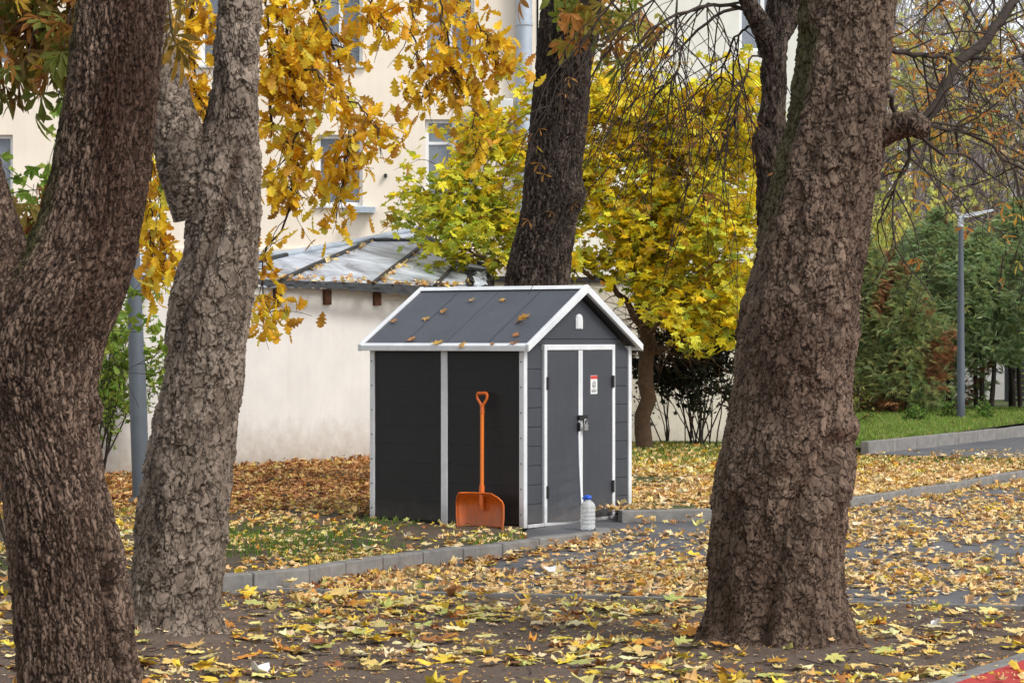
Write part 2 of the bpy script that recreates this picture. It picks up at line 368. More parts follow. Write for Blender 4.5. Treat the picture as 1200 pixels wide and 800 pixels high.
def rotm(yaw, pitch, roll):
    cy, sy, cp, sp, cr, sr = np.cos(yaw), np.sin(yaw), np.cos(pitch), np.sin(pitch), np.cos(roll), np.sin(roll)
    z = np.zeros_like(cy); o = np.ones_like(cy)
    A = np.stack([np.stack([cy, -sy, z], -1), np.stack([sy, cy, z], -1), np.stack([z, z, o], -1)], -2)
    B = np.stack([np.stack([o, z, z], -1), np.stack([z, cp, -sp], -1), np.stack([z, sp, cp], -1)], -2)
    C = np.stack([np.stack([cr, z, sr], -1), np.stack([z, o, z], -1), np.stack([-sr, z, cr], -1)], -2)
    return A@B@C
def scatter(name, temps, pos, rot, sc, col, mt, parent=None, kind='stuff', rg=None):
    """all leaves as one mesh"""
    n = len(pos); which = (rg or np.random.default_rng(1)).integers(0, len(temps), n); Vs = []; Fs = []; Cs = []; off = 0
    for k, (V, Fc) in enumerate(temps):
        m = which == k
        if not m.any(): continue
        P = np.einsum('nij,vj->nvi', rot[m], V)*sc[m][:, None, None]+pos[m][:, None, :]
        q = P.shape[0]; Vs.append(P.reshape(-1, 3)); Cs.append(np.repeat(col[m], len(V), 0))
        Fs.append((Fc[None]+(np.arange(q)*len(V))[:, None, None]).reshape(-1, 3)+off); off += q*len(V)
    o = npmesh(name, np.concatenate(Vs), np.concatenate(Fs), mt, parent, False, np.concatenate(Cs))
    if kind: o['kind'] = kind
    return o
TM = {}
def tmesh(key, temps, mt):
    if key not in TM:
        TM[key] = []
        for V, Fc in temps:
            me = bpy.data.meshes.new(key); me.from_pydata(V.tolist(), [], Fc.tolist()); me.materials.append(mt); me.update(); TM[key].append(me)
    return TM[key]
def singles(name, key, temps, pos, rot, sc, col, mt, parent=None, rg=None, cb=None):
    ms = tmesh(key, temps, mt); out = []
    for i in range(len(pos)):
        o = bpy.data.objects.new(name, ms[i % len(ms)]); COL.objects.link(o)
        if parent is not None: o.parent = parent
        q = Matrix(rot[i].tolist()).to_4x4()
        o.matrix_local = Matrix.Translation(pos[i].tolist())@q@Matrix.Scale(float(sc[i]), 4)
        o.color = (*[float(c) for c in col[i]], 1)
        if cb: cb(o, i)
        out.append(o)
    return out
def crown(parent, key, temps, pos, rot, sc, col, nmax=300, mt='leaf', loc=(0, 0, 0)):
    """the nmax leaves that show largest become parts of the tree, the rest one mass"""
    px = (pos[:, 0]/pos[:, 1]*F+600); py = HY-(pos[:, 2]-H)/pos[:, 1]*F
    vis = (px > 0) & (px < 1200) & (py > 0) & (py < 800)
    rank = np.argsort(-(sc/pos[:, 1])*np.where(vis, 1, .01)); k = min(nmax, int(vis.sum())); a, b = rank[:k], rank[k:]
    L = np.array(loc)
    singles('leaf', key, temps, pos[a]-L, rot[a], sc[a], col[a], M[mt+'1'], parent)
    if len(b): scatter('crown', temps, pos[b]-L, rot[b], sc[b], col[b], M[mt], parent)

def pick(rg, n, pal):
    """pal: list of (weight, rgb)"""
    w_ = np.array([p[0] for p in pal], float); c = np.array([p[1] for p in pal])[rg.choice(len(pal), n, p=w_/w_.sum())]
    return np.clip(c*rg.uniform(.75, 1.2, (n, 1))*rg.uniform(.93, 1.07, (n, 3)), 0, .95)

# ------------------------------------------------------------------ branches
def tubes(name, polys, mt, parent=None, n=5, loc=(0, 0, 0)):
    Vs = []; Fs = []; off = 0; L = np.array(loc)
    for pts, r0, r1 in polys:
        P = np.asarray(pts, float)-L; m = len(P); T = np.gradient(P, axis=0); T /= np.linalg.norm(T, axis=1)[:, None]+1e-9
        a = np.cross(T, [.3, .5, .81]); a /= np.linalg.norm(a, axis=1)[:, None]+1e-9; b = np.cross(T, a)
        r = np.linspace(r0, r1, m)[:, None, None]; th = np.arange(n)*2*math.pi/n
        Vs.append((P[:, None]+r*(a[:, None]*np.cos(th)[None, :, None]+b[:, None]*np.sin(th)[None, :, None])).reshape(-1, 3))
        i = np.arange(m-1)[:, None]*n; k = np.arange(n)[None]; k2 = (k+1) % n
        Fs.append(np.stack([i+k, i+k2, i+n+k2, i+n+k], -1).reshape(-1, 4)+off); off += m*n
    return npmesh(name, np.concatenate(Vs), np.concatenate(Fs), mt, parent, True)
def wiggle(rg, p0, d, L, n=7, wob=.12, grav=0.0):
    P = [np.array(p0, float)]; d = np.array(d, float); d /= np.linalg.norm(d)
    for k in range(n-1):
        d = d+rg.normal(0, wob, 3)+np.array([0, 0, grav]); d /= np.linalg.norm(d); P.append(P[-1]+d*L/(n-1))
    return np.array(P)
def grow(rg, out, p0, d, L, r, depth, kids=(3, 5), spread=.7, shrink=.6, grav=0.0, wob=.12, rmin=.003):
    P = wiggle(rg, p0, d, L, 7, wob, grav); out.append((P, r, max(rmin, r*.45), depth))
    if depth <= 0: return
    for k in range(rg.integers(kids[0], kids[1]+1)):
        tt = rg.uniform(.3, 1); i = min(5, int(tt*6)); p = P[i]+(P[i+1]-P[i])*(tt*6-i); t = P[i+1]-P[i]; t /= np.linalg.norm(t)
        nd = t+rg.normal(0, spread, 3); grow(rg, out, p, nd, L*shrink*rg.uniform(.7, 1.15), max(rmin, r*(1-.55*tt)*.6), depth-1, kids, spread, shrink, grav, wob, rmin)
def pxline(pts, n=14, jit=0, seed=0):
    """polyline given as (px, py, depth), smoothed"""
    C = np.array([at(*p) for p in pts]); m = len(C); t = np.linspace(0, m-1, n); out = []
    for u in t:
        i = min(int(u), m-2); f = u-i; p0 = C[max(i-1, 0)]; p1 = C[i]; p2 = C[i+1]; p3 = C[min(i+2, m-1)]
        out.append(.5*((2*p1)+(-p0+p2)*f+(2*p0-5*p1+4*p2-p3)*f*f+(-p0+3*p1-3*p2+p3)*f**3))
    out = np.array(out)
    if jit: out[1:-1] += np.random.default_rng(seed).normal(0, jit, (n-2, 3))
    return out

def trunk(name, parent, edges, d, mt, nu, nv, style, creases=(), knobs=(), seed=0, loc=(0, 0, 0), stain=None, mossx=None, dz=0, amp=1.0, psc=1.0, root=0):
    """edges: rows (py, left px, right px) of the outline at depth d; round section with built bark"""
    E = np.array(sorted(edges), float); z = H-(E[:, 0]-HY)/F*d; cx = ((E[:, 1]+E[:, 2])/2-600)/F*d; rr = (E[:, 2]-E[:, 1])/2/F*d
    o_ = np.argsort(z); z, cx, rr = z[o_], cx[o_], rr[o_]
    zz = np.linspace(z[0], z[-1], nv)
    def sm(v):
        q = np.interp(zz, z, v); k = max(3, nv//28)|1; ker = np.hanning(k+2)[1:-1]; ker /= ker.sum()
        return np.convolve(np.pad(q, k//2, 'edge'), ker, 'valid')
    CX, RR = sm(cx), sm(rr); CY = d+dz*(zz-zz[0])
    nf = int(nu*.74); th = np.concatenate((np.linspace(-math.pi*1.06, math.pi*.06, nf, endpoint=False), np.linspace(math.pi*.06, math.pi*.94, nu-nf, endpoint=False)))
    TH, ZI = np.meshgrid(th, np.arange(nv)); TH = TH.ravel(); ZI = ZI.ravel()
    r = RR[ZI]; Z = zz[ZI]; ct, st = np.cos(TH), np.sin(TH)
    P = np.stack((ct*r, st*r, Z), 1)
    big = fbm(P*np.array([2.2, 2.2, 1.0])+seed, 3, seed)
    warp = np.stack([fbm(P*np.array([5, 5, 3.])+7*k+seed, 3, seed+k) for k in range(3)], 1)
    w2 = np.stack([fbm(P*np.array([48, 48, 30.])+5*k+seed, 3, seed+50+k) for k in range(3)], 1)
    if style in ('furrow', 'fine'):
        fr = np.array([27, 27, 4.2]) if style == 'furrow' else np.array([44, 44, 6.0])
        q = P*fr+warp*np.array([1.7, 1.7, .9])+w2*np.array([.75, .75, .5]); f1, f2, cid = worley(q, seed); ed = f2-f1
        pl = sstep(.02, .20, ed); disp = .009*pl+.008*sstep(.1, .7, ed)+.005*fbm(P*np.array([90, 90, 30.]), 3, seed+5)
    else:
        q = P*np.array([16, 16, 8.0])*psc+warp*np.array([2.6, 2.6, 1.6])+w2*.6; f1, f2, cid = worley(q, seed); ed = f2-f1; ozl = worley.oz
        q2 = P*np.array([36, 36, 20.])*psc+warp*2.6+w2*1.0; g1, g2, c2 = worley(q2, seed+40); ozs = worley.oz
        cl = sstep(.01, .12, ed); cs = sstep(.0, .12, g2-g1); pl = .25+.75*cl*(.55+.45*cs)
        fold = 1-2*np.abs(fbm(P*np.array([6.5, 6.5, 1.3])+warp*.9+seed, 2, seed+70)); disp = .024*np.clip(fold, 0, 1)**2+.011*cl*(.4+.8*cid)-.011*ozl*cl+.004*cs*(.3+1.0*c2)-.004*ozs*cs+.004*fbm(P*np.array([80, 80, 60.]), 3, seed+5); cid = .5*cid+.5*c2
    disp = disp*amp+.10*big*r*.9
    X = CX[ZI]+ct*r; Yw = CY[ZI]+st*r; px = X/Yw*F+600; py = HY-(Z-H)/Yw*F; front = sstep(.25, -.15, st)
    for pts, wpx, dep in creases:
        A = np.array(pts, float); best = np.full(len(px), 1e9)
        for a, b in zip(A[:-1], A[1:]):
            ab = b-a; tt = np.clip(((px-a[0])*ab[0]+(py-a[1])*ab[1])/(ab@ab), 0, 1)
            best = np.minimum(best, np.hypot(px-a[0]-tt*ab[0]+warp[:, 0]*8, py-a[1]-tt*ab[1]))
        disp = disp+1.7*dep*np.exp(-(best/wpx)**2)*front
    for kx, ky, kr, kh in knobs:
        q = np.hypot(px-kx, (py-ky)*.9)/kr; disp = disp+front*kh*(np.exp(-q**2)-.55*np.exp(-(q/.42)**2))
    disp = disp-np.percentile(disp[front > .5], 72)
    if root: disp = disp+root*np.exp(-np.clip(Z+.06, 0, 9)/.16)*np.clip(.25+np.cos(TH*5+seed+1.5*warp[:, 0])+.6*np.cos(TH*3+2*seed), 0, 1.4)
    V = np.stack((CX[ZI]+ct*(r+disp), CY[ZI]+st*(r+disp), Z), 1)-np.array(loc)
    i = np.arange(nv-1)[:, None]*nu; k = np.arange(nu)[None]; k2 = (k+1) % nu
    Fc = np.stack([i+k, i+k2, i+nu+k2, i+nu+k], -1).reshape(-1, 4)
    sv = np.zeros(len(px)) if stain is None else stain(px, py, warp, front)
    mv = np.zeros(len(px)) if mossx is None else mossx(px, py, warp, ct)
    return npmesh(name, V, Fc, mt, parent, True, None, {'plate': cid, 'crack': 1-pl, 'stain': np.clip(sv, 0, 1), 'moss': np.clip(mv, 0, 1)})
def limb(name, parent, pts, radii_px, mt, seed=0, nu=60, nv=120, loc=(0, 0, 0), style='plates', amp=.012):
    C = pxline(pts, nv); dd = C[:, 1]; rr = np.interp(np.linspace(0, 1, nv), np.linspace(0, 1, len(radii_px)), radii_px)/F*dd
    T = np.gradient(C, axis=0); T /= np.linalg.norm(T, axis=1)[:, None]; a = np.cross(T, [0, 1, 0]); a /= np.linalg.norm(a, axis=1)[:, None]; b = np.cross(T, a)
    th = np.arange(nu)*2*math.pi/nu
    P = (C[:, None]+rr[:, None, None]*(a[:, None]*np.cos(th)[None, :, None]+b[:, None]*np.sin(th)[None, :, None])).reshape(-1, 3)
    n_ = (P-np.repeat(C, nu, 0)); n_ /= np.linalg.norm(n_, axis=1)[:, None]
    warp = np.stack([fbm(P*5.+7*k+seed, 3, seed+k)*2+fbm(P*45.+7*k+seed, 3, seed+60+k)*1.2 for k in range(3)], 1)
    f1, f2, cid = worley(P*(np.array([22, 22, 14.]) if style == 'plates' else np.array([34, 34, 9.]))+warp, seed); pl = sstep(0, .2, f2-f1)
    V = P+n_*(amp*pl*(.5+.6*cid)+.006*fbm(P*70, 3, seed+4)+.04*fbm(P*4, 3, seed)*np.repeat(rr, nu)*2)[:, None]-np.array(loc)
    i = np.arange(nv-1)[:, None]*nu; k = np.arange(nu)[None]; k2 = (k+1) % nu
    z = np.zeros(len(P))
    return npmesh(name, V, np.stack([i+k, i+k2, i+nu+k2, i+nu+k], -1).reshape(-1, 4), mt, parent, True, None, {'plate': cid, 'crack': 1-pl, 'stain': z, 'moss': z})

# =================================================================== THE SETTING
rg = np.random.default_rng(11)
DA, DB, DD, DC, DE = 11.3, 14.3, 13.9, 25.6, 17.5
MOUNDS += [((908-600)/F*DD, DD-.1, .66, .10), ((203-600)/F*DB, DB-.1, .55, .085), ((95-600)/F*DA, DA, .6, .07)]
def zn(x, y, s, a, seed=3):
    x = np.asarray(x, float).ravel(); y = np.asarray(y, float).ravel()
    return a*fbm(np.stack((x*s, y*s, np.zeros_like(x)), 1), 4, seed)
def sheet(name, X, Y, Z, mt, kind='structure'):
    nr, nc = X.shape; V = np.stack((X, Y, Z), -1).reshape(-1, 3)
    i = np.arange(nr-1)[:, None]*nc; k = np.arange(nc-1)[None]
    o = npmesh(name, V, np.stack([i+k, i+k+1, i+nc+k+1, i+nc+k], -1).reshape(-1, 4), mt, None, True); o['kind'] = kind; return o
g = MB(); g.add([(-700, -700, -.2), (700, -700, -.2), (700, 900, -.2), (-700, 900, -.2)], [(0, 1, 2, 3)])
tag(g.build('ground', M['bed']), kind='structure')
# edging strip between the bare soil and the path
S0, S1 = gnd(60, 688), gnd(1330, 718)
def ystrip(x): return S0.y+(S1.y-S0.y)*(np.asarray(x, float)-S0.x)/(S1.x-S0.x)
X = np.linspace(-7, 8, 260)[None]*np.ones((150, 1)); t = np.linspace(0, 1, 150)[:, None]
Y = 7.5+(ystrip(X)-7.5)*t
def soilz(x, y): return gzv(x, y)+.008+zn(x, y, 2.5, .035).reshape(np.shape(x))*np.clip((ystrip(x)-y)/.6, 0, 1)+zn(x, y, 11, .012, 8).reshape(np.shape(x))
sheet('foreground_soil', X, Y, soilz(X, Y), M['soil'])
X = np.linspace(-8, 14, 120)[None]*np.ones((90, 1)); Y = ystrip(X)+(36-ystrip(X))*np.linspace(0, 1, 90)[:, None]
ASPH = (X, Y)
es = empty('edging_strip', (0, 0, 0)); es['kind'] = 'structure'
dv = (S1-S0).normalized(); nv_ = Vector((-dv.y, dv.x, 0)); L = (S1-S0).length; k = 0.0
while k < L:
    a = S0+dv*(k+.006); b = S0+dv*min(L, k+.994); s = MB()
    dzz = .034+.008*math.sin(k*3.1)
    s.hexa([(*(p+q).xy, -.16) for p, q in ((a, nv_*-.025), (b, nv_*-.025), (b, nv_*.025), (a, nv_*.025))]+[(*(p+q).xy, -.1+dzz) for p, q in ((a, nv_*-.025), (b, nv_*-.025), (b, nv_*.025), (a, nv_*.025))])
    s.build('edging_stone', M['kerb'], es, .004); k += 1.0
# planting bed with its kerb
KP = [gnd(*p) for p in ((222, 700), (257, 697), (352, 691), (382, 685), (457, 673), (530, 663), (595, 653), (657, 642), (716, 632))]
KX = np.array([-7.0]+[p.x for p in KP]); KY = np.array([KP[0].y+.1]+[p.y for p in KP])
def ykerb(x): return np.interp(x, KX, KY)
def bedz(x, y):
    x = np.asarray(x, float); y = np.asarray(y, float)
    return .012-.105*np.clip(1-(y-ykerb(x))/1.2, 0, 1)*sstep(KX[1]+.02, KX[1]-.25, x)+zn(x, y, 1.6, .03).reshape(x.shape)*np.clip((y-ykerb(x)-.15)/1.0, 0, 1)+.10*sstep(24.5, 29, y)*sstep(-.2, -1.2, x)
X = np.linspace(-7.5, .085, 150)[None]*np.ones((140, 1)); Y = ykerb(X)+.12+(34-ykerb(X))*np.linspace(0, 1, 140)[:, None]
X2, Y2 = ASPH; inb = (X2 < .0) & (Y2 > ykerb(X2)+.25)
sheet('asphalt_path', X2, Y2, np.where(inb, -.16, gz0(Y2)), M['asphalt'])
sheet('planting_bed', X, Y, bedz(X, Y), M['bed'])
X = np.linspace(.085, KP[-1].x-.02, 16)[None]*np.ones((8, 1)); Y = ykerb(X)+.12+np.linspace(0, .40, 8)[:, None]
sheet('planting_bed_tip', X, Y, bedz(X, Y)-.004, M['bed'])
def kerb(name, pts, step, width, top, base, mt=M['kerb']):
    """kerb stones end to end along a polyline; top and base are heights above the points"""
    root = empty(name, (0, 0, 0)); root['kind'] = 'structure'
    P = [Vector(p) for p in pts]; seg = [(b-a).length for a, b in zip(P[:-1], P[1:])]; tot = sum(seg)
    def pt(s):
        for a, b, l in zip(P[:-1], P[1:], seg):
            if s <= l+1e-6: return a+(b-a)*(s/l)
            s -= l
        return P[-1]
    n = max(1, round(tot/step)); rr = random.Random(5)
    for i in range(n):
        a, b = pt(i*tot/n+.005), pt((i+1)*tot/n-.005); d = (b-a).normalized(); q = Vector((-d.y, d.x, 0))*width; j = rr.uniform(-.006, .006)
        m_ = MB(); lo = [a, b, b+q, a+q]
        m_.hexa([(p.x, p.y, p.z+base) for p in lo]+[(p.x, p.y, p.z+top(p) + j if callable(top) else p.z+top+j) for p in lo])
        m_.build('kerb_stone', mt, root, .012)
    return root
kerb('bed_kerb', KP, .52, .13, lambda p: .036-p.z, -.12)
e = KP[-1]; kerb('bed_kerb_return', [(e.x+.004, e.y-.02, e.z), (e.x+.0, e.y+.42, 0.0)], .5, .13, lambda p: .034-p.z, -.12)
# kerb and leafy lawn behind the path on the right
RP = [gnd(*p) for p in ((728, 612), (835, 610), (930, 604), (990, 598), (1100, 580), (1200, 562), (1320, 543))]
RX = np.array([p.x for p in RP]); RY = np.array([p.y for p in RP])
kerb('lawn_kerb', [(p.x, p.y, 0) for p in RP], .9, .12, .105, -.1)
def yk2(x): return np.interp(x, RX, RY)
def lawnz(x, y): x = np.asarray(x, float); return .095+zn(x, y, .9, .035).reshape(x.shape)*np.clip((np.asarray(y, float)-yk2(x)-.1)/.8, 0, 1)
X = np.linspace(RX[0], 16, 150)[None]*np.ones((120, 1)); Y = yk2(X)+.11+(44-yk2(X))*np.linspace(0, 1, 120)[:, None]
sheet('lawn', X, Y, lawnz(X, Y), M['turf'])
X = np.linspace(.0, RX[0], 30)[None]*np.ones((40, 1)); Y = X*0+23.6+(44-23.6)*np.linspace(0, 1, 40)[:, None]
sheet('lawn_behind_shed', X, Y, lawnz(X, Y)-.03, M['turf'])
def gl(x, y, z): d = F*(H-z)/(y-HY); return Vector(((x-600)/F*d, d, z))
FP = [gl(1018, 534, .1), gl(1100, 525, .1), gl(1200, 513, .1), gl(1330, 500, .1)]
FX = np.array([p.x for p in FP]); FY = np.array([p.y for p in FP])
X = np.linspace(FX[0], FX[-1], 40)[None]*np.ones((8, 1)); Yn = np.interp(X, [FX[0], FX[0]+1.2, FX[-1]], [FY[0]-.05, 31.9, 31.5]); Y = Yn+(np.interp(X, FX, FY)-Yn)*np.linspace(0, 1, 8)[:, None]
sheet('far_asphalt_path', X, Y, Y*0+.125, M['asphalt'])
kerb('far_kerb', [(p.x, p.y, .1) for p in FP], .9, .12, .19, -.05)
def farz(x, y): return .27+.012*(np.asarray(y, float)-34)
def yfar(x): return np.interp(x, np.r_[-10, FX], np.r_[37., FY])
X = np.linspace(FX[0]-1.0, 22, 60)[None]*np.ones((30, 1)); Y = np.where(X < FX[0], FY[0]+(FX[0]-X)*2, yfar(X))+.11+(60-yfar(X))*np.linspace(0, 1, 30)[:, None]
sheet('far_lawn', X, Y, farz(X, Y)*np.clip((X-FX[0]+1.0)/1.2, .3, 1), M['turf'])
# red play surface and its kerb, lower right corner
c0, c1 = gnd(1100, 815), gnd(1240, 768)
kerb('red_surface_kerb', [(c0.x, c0.y, -.1), (c1.x+.0, c1.y, -.1)], .7, .10, .045, -.1)
dd_ = (c1-c0).normalized(); qq = Vector((dd_.y, -dd_.x, 0))
g = MB(); a = c0-dd_*1.5; b = c1+dd_*.6; g.add([(*(a+qq*.004).xy, -.06), (*(a+qq*2.5).xy, -.06), (*(b+qq*2.5).xy, -.06), (*(b+qq*.004).xy, -.06)], [(0, 1, 2, 3)])
tag(g.build('red_play_surface', M['red']), kind='structure')

# ------------------------------------------------------------------ cream apartment building (frontal, far back)
def facade(root, y, x0, x1, z0, z1, holes, mt, depth=.22):
    """wall in the XZ plane with recessed openings"""
    xs = sorted({x0, x1, *[h[0] for h in holes], *[h[1] for h in holes]}); zs = sorted({z0, z1, *[h[2] for h in holes], *[h[3] for h in holes]}); m_ = MB()
    for a, b in zip(xs[:-1], xs[1:]):
        for c, d in zip(zs[:-1], zs[1:]):
            if not any(h[0] <= (a+b)/2 <= h[1] and h[2] <= (c+d)/2 <= h[3] for h in holes): m_.add([(a, y, c), (b, y, c), (b, y, d), (a, y, d)], [(0, 1, 2, 3)])
    for a, b, c, d in holes:
        for p, q in (((a, c), (a, d)), ((a, d), (b, d)), ((b, d), (b, c)), ((b, c), (a, c))): m_.add([(p[0], y, p[1]), (q[0], y, q[1]), (q[0], y+depth, q[1]), (p[0], y+depth, p[1])], [(0, 1, 2, 3)])
    m_.box(x0+.01, x1-.01, y+.6, y+9, z0, z1-.02)
    return m_.build('wall', mt, root)
def window(root, y, a, b, c, d, curtain=None, sill=True):
    f = MB(); w_ = .075; yy = y+.12
    f.box(a, a+w_, yy, yy+.07, c, d); f.box(b-w_, b, yy, yy+.07, c, d); f.box(a+w_, b-w_, yy, yy+.07, c, c+w_); f.box(a+w_, b-w_, yy, yy+.07, d-w_, d)
    wn = f.build('window', M['upvc'], root, .006)
    x = a+(b-a)*.52; MB().box(x-.045, x+.045, yy+.004, yy+.066, c+w_, d-w_).build('mullion', M['upvc'], wn)
    zt = c+(d-c)*.72; MB().box(a+w_, x-.045, yy+.006, yy+.064, zt-.03, zt+.03).build('transom', M['upvc'], wn)
    MB().box(a+w_, b-w_, yy+.03, yy+.038, c+w_, d-w_).build('pane', M['glass'], wn)
    MB().box(a+.01, b-.01, yy+.4, yy+.42, c, d).build('dark_room', M['dark'], wn)
    cu = MB(); n = 14; xa, xb = (a+w_, a+(b-a)*.5) if curtain != 'r' else (a+(b-a)*.55, b-w_)
    V = [(xa+(xb-xa)*i/n, yy+.22+.03*(i % 2), z) for i in range(n+1) for z in (c, d)]
    cu.add(V, [(2*i, 2*i+2, 2*i+3, 2*i+1) for i in range(n)], True).build('curtain', M['winblue'], wn)
    if sill: MB().box(a-.08, b+.08, y-.09, y+.13, c-.05, c-.004).build('sill', M['acw'], wn)
YB = 52.0
def bx(px, Y=YB): return (px-600)/F*Y
def bz(py, Y=YB): return H-(py-HY)/F*Y
holes = [(bx(c-27), bx(c+27), bz(b_), bz(t_)) for c in (-12, 125, 262, 398) for t_, b_ in ((-45, 77), (158, 241))]
holes += [(bx(498), bx(563), bz(238), bz(140)), (bx(496), bx(556), bz(74), bz(-45))]
ap = empty('apartment_building', (0, YB, 0), 0, 'cream plastered apartment building with white framed windows behind the trees', 'building')
w_ = facade(ap, 0, bx(-330), bx(628), -.2, 13.5, holes, M['cream'])
for i, h in enumerate(holes): window(ap, 0, *h, curtain='r' if i % 3 == 1 else 'l')
MB().box(bx(-330), bx(628), -.07, -.003, bz(297), bz(291)).build('string_course', M['cream'], ap)
m_ = MB(); m_.box(bx(415), bx(440), -.2, -.01, bz(248), bz(243)); m_.add([(bx(418), -.01, bz(246)), (bx(438), -.01, bz(246)), (bx(445), -.35, bz(250)), (bx(412), -.35, bz(250))], [(0, 1, 2, 3)]); m_.build('sill_flashing', M['zincpipe'], ap)
m_ = MB(); m_.tube([(bx(614), -.2, -.1), (bx(614), -.2, 13.4)], .17, 16)
for z in (3, 5.4, 8.2): m_.tube([(bx(614), -.2, z), (bx(614), -.2, z+.07)], .19, 16)
m_.build('drainpipe', M['zincpipe'], ap)
w_ = MB().box(bx(452)-.03, bx(452)+.03, -.1, -.003, bz(208), bz(204)).build('wall_bracket', M['dark'], ap)
ac = empty('air_conditioner', (bx(577), YB-.45, bz(147)), 0, 'white outdoor air conditioner unit on the cream facade beside the drainpipe', 'air conditioner')
MB().box(-.43, .43, -.02, .32, 0, .52).build('casing', M['acw'], ac, .02)
m_ = MB(); m_.lathe([(.0, 0), (.2, 0), (.2, .02), (.0, .02)], n=24); fanp = m_.build('fan_opening', M['dark'], ac); fanp.rotation_euler = (R(90), 0, 0); fanp.location = (-.13, -.022, .27)
m_ = MB()
for r_ in (.05, .1, .15, .2): m_.tube([(-.13+r_*math.cos(a), -.048, .27+r_*math.sin(a)) for a in np.linspace(0, 2*math.pi, 25)], .006, 5)
m_.build('fan_grille', M['acw'], ac); [MB().box(q, q+.05, .05, .44, -.05, -.002).build('bracket', M['zincpipe'], ac) for q in (-.35, .3)]
# pale wing to the right of the drainpipe
YW = 56.0
pw = empty('pale_building', (0, YW, 0), 0, 'pale greenish white building wing right of the drainpipe, behind the yellow maple', 'building')
hw = [(bx(866, YW), bx(900, YW), bz(165, YW), bz(122, YW)), (bx(866, YW), bx(920, YW), bz(60, YW), bz(-40, YW))]
facade(pw, 0, bx(631, YW), bx(985, YW), -.2, 13, hw, M['pale'])
for h in hw: window(pw, 0, *h, curtain='l', sill=False)

# ------------------------------------------------------------------ low outbuilding with sheet metal roof
E1, E2 = at(20, 314.5, 26.8), at(570, 338, 32.5); E1.z = E2.z = 2.34
AP = at(490, 268, 36.5)
nrm = (E2-E1).cross(AP-E1).normalized()
def onroof(x, y, off=0.0):
    d = at(x, y, 1)-Vector((0, 0, H)); o = Vector((0, 0, H)); t = (E1+nrm*off-o).dot(nrm)/d.dot(nrm); return o+d*t
if nrm.z < 0: nrm = -nrm
ob = empty('outbuilding', (0, 0, 0), 0, 'low whitewashed outbuilding with patched sheet metal roof and rusty beam ends', 'building')
u = (E2-E1); u.z = 0; u.normalize(); inn = Vector((-u.y, u.x, 0))
wa = E1+inn*.16-u*3; wb = E2+inn*.16-u*.1
m_ = MB(); m_.prism([(*wa.xy, -.1), (*wb.xy, -.1), (*wb.xy, 2.27), (*wa.xy, 2.27)], inn*.3)
wc = wb+inn*4.5; m_.prism([(*(wb+inn*.3).xy, -.1), (*wc.xy, -.1), (*wc.xy, 2.27), (*(wb+inn*.3).xy, 2.27)], -u*.3); m_.build('wall', M['outwall'], ob)
# roof sheets between seams, from pixel points lying on the roof plane
def sheetpoly(pts, off, th, name, mt):
    P = [onroof(x, y, off) for x, y in pts]; s = MB(); s.prism(P, nrm*th); return s.build(name, mt, ob)
lows = [(-60, 313), (122, 320.5), (226, 324.6), (330, 327.5), (437, 331.5), (510, 334.5)]
ups = [(150, 318-14), (245, 304), (335, 299), (437, 281), (501, 282), (540, 303)]
tops = [(150, 304), (245, 302), (335, 297), (437, 279.5), (490, 268)]
random.seed(4)
polys = [[(-60, 313), (122, 320.5), (250, 303), (120, 303)], [(123, 320.5), (225, 324.6), (336, 298.5), (251, 303)], [(226, 324.6), (329, 328), (436, 280.5), (337, 298.5)],
         [(330, 328), (436, 332), (500, 283.5), (437.5, 280.8)], [(437.5, 280), (500, 282.8), (504, 281), (490, 268)], [(437, 332), (509, 335), (540, 303.5), (501, 283.5)], [(510, 335), (562, 337.5), (572, 312), (541, 303.5)]]
for i, p in enumerate(polys): sheetpoly(p, .004*(i % 2)+.01, .006, 'roof_sheet', M['tin'])
for a, b in (((122, 320.5), (250, 303)), ((226, 324.6), (336, 298.5)), ((330, 328), (437, 280.5)), ((437, 332), (501, 282.8)), ((510, 335), (540, 303.5)), ((438, 281.5), (503, 281.8))):
    A, B = onroof(*a, .03), onroof(*b, .03); MB().tube([A, A.lerp(B, .3)+nrm*.008, A.lerp(B, .7), B], .03, 6).build('roof_seam', M['tar'], ob)
A = [onroof(x, y, .03) for x, y in ((120, 303), (250, 302), (337, 297.5), (437, 279.5), (490, 267.5))]; MB().tube(A, .045, 6).build('ridge_cap', M['zincpipe'], ob)
m_ = MB(); Q = [onroof(490, 268, .03), onroof(516, 290, .03), onroof(541, 302, .03), onroof(572, 312, .03)]; m_.tube(Q, .04, 6)
m_.build('hip_cap', M['tar'], ob)
# right end slope and crumpled felt at the corner, felt fascia along the eave
c_ = wc+Vector((.1, .3, 0)); m_ = MB(); m_.prism([onroof(490, 268, -.01), onroof(572, 312, -.01), Vector((c_.x, c_.y, 2.36))], (0, 0, -.03)); m_.build('end_slope', M['tin'], ob)
def crumple(pts_top, pts_bot, amp, seed, name, mt, nx=46, ny=7):
    r_ = np.random.default_rng(seed); V = []
    for i in range(nx):
        s = i/(nx-1)*(len(pts_top)-1); k = min(int(s), len(pts_top)-2); a = pts_top[k].lerp(pts_top[k+1], s-k); b = pts_bot[k].lerp(pts_bot[k+1], s-k)
        for j in range(ny): V.append(np.array(a.lerp(b, j/(ny-1)))+r_.normal(0, amp, 3)*(.3 if j == 0 else 1)+np.array([0, 0, -.02*r_.random() if j == ny-1 else 0]))
    i = np.arange(nx-1)[:, None]*ny; k = np.arange(ny-1)[None]
    return npmesh(name, np.array(V), np.stack([i+k, i+ny+k, i+ny+k+1, i+k+1], -1).reshape(-1, 4), mt, ob, True)
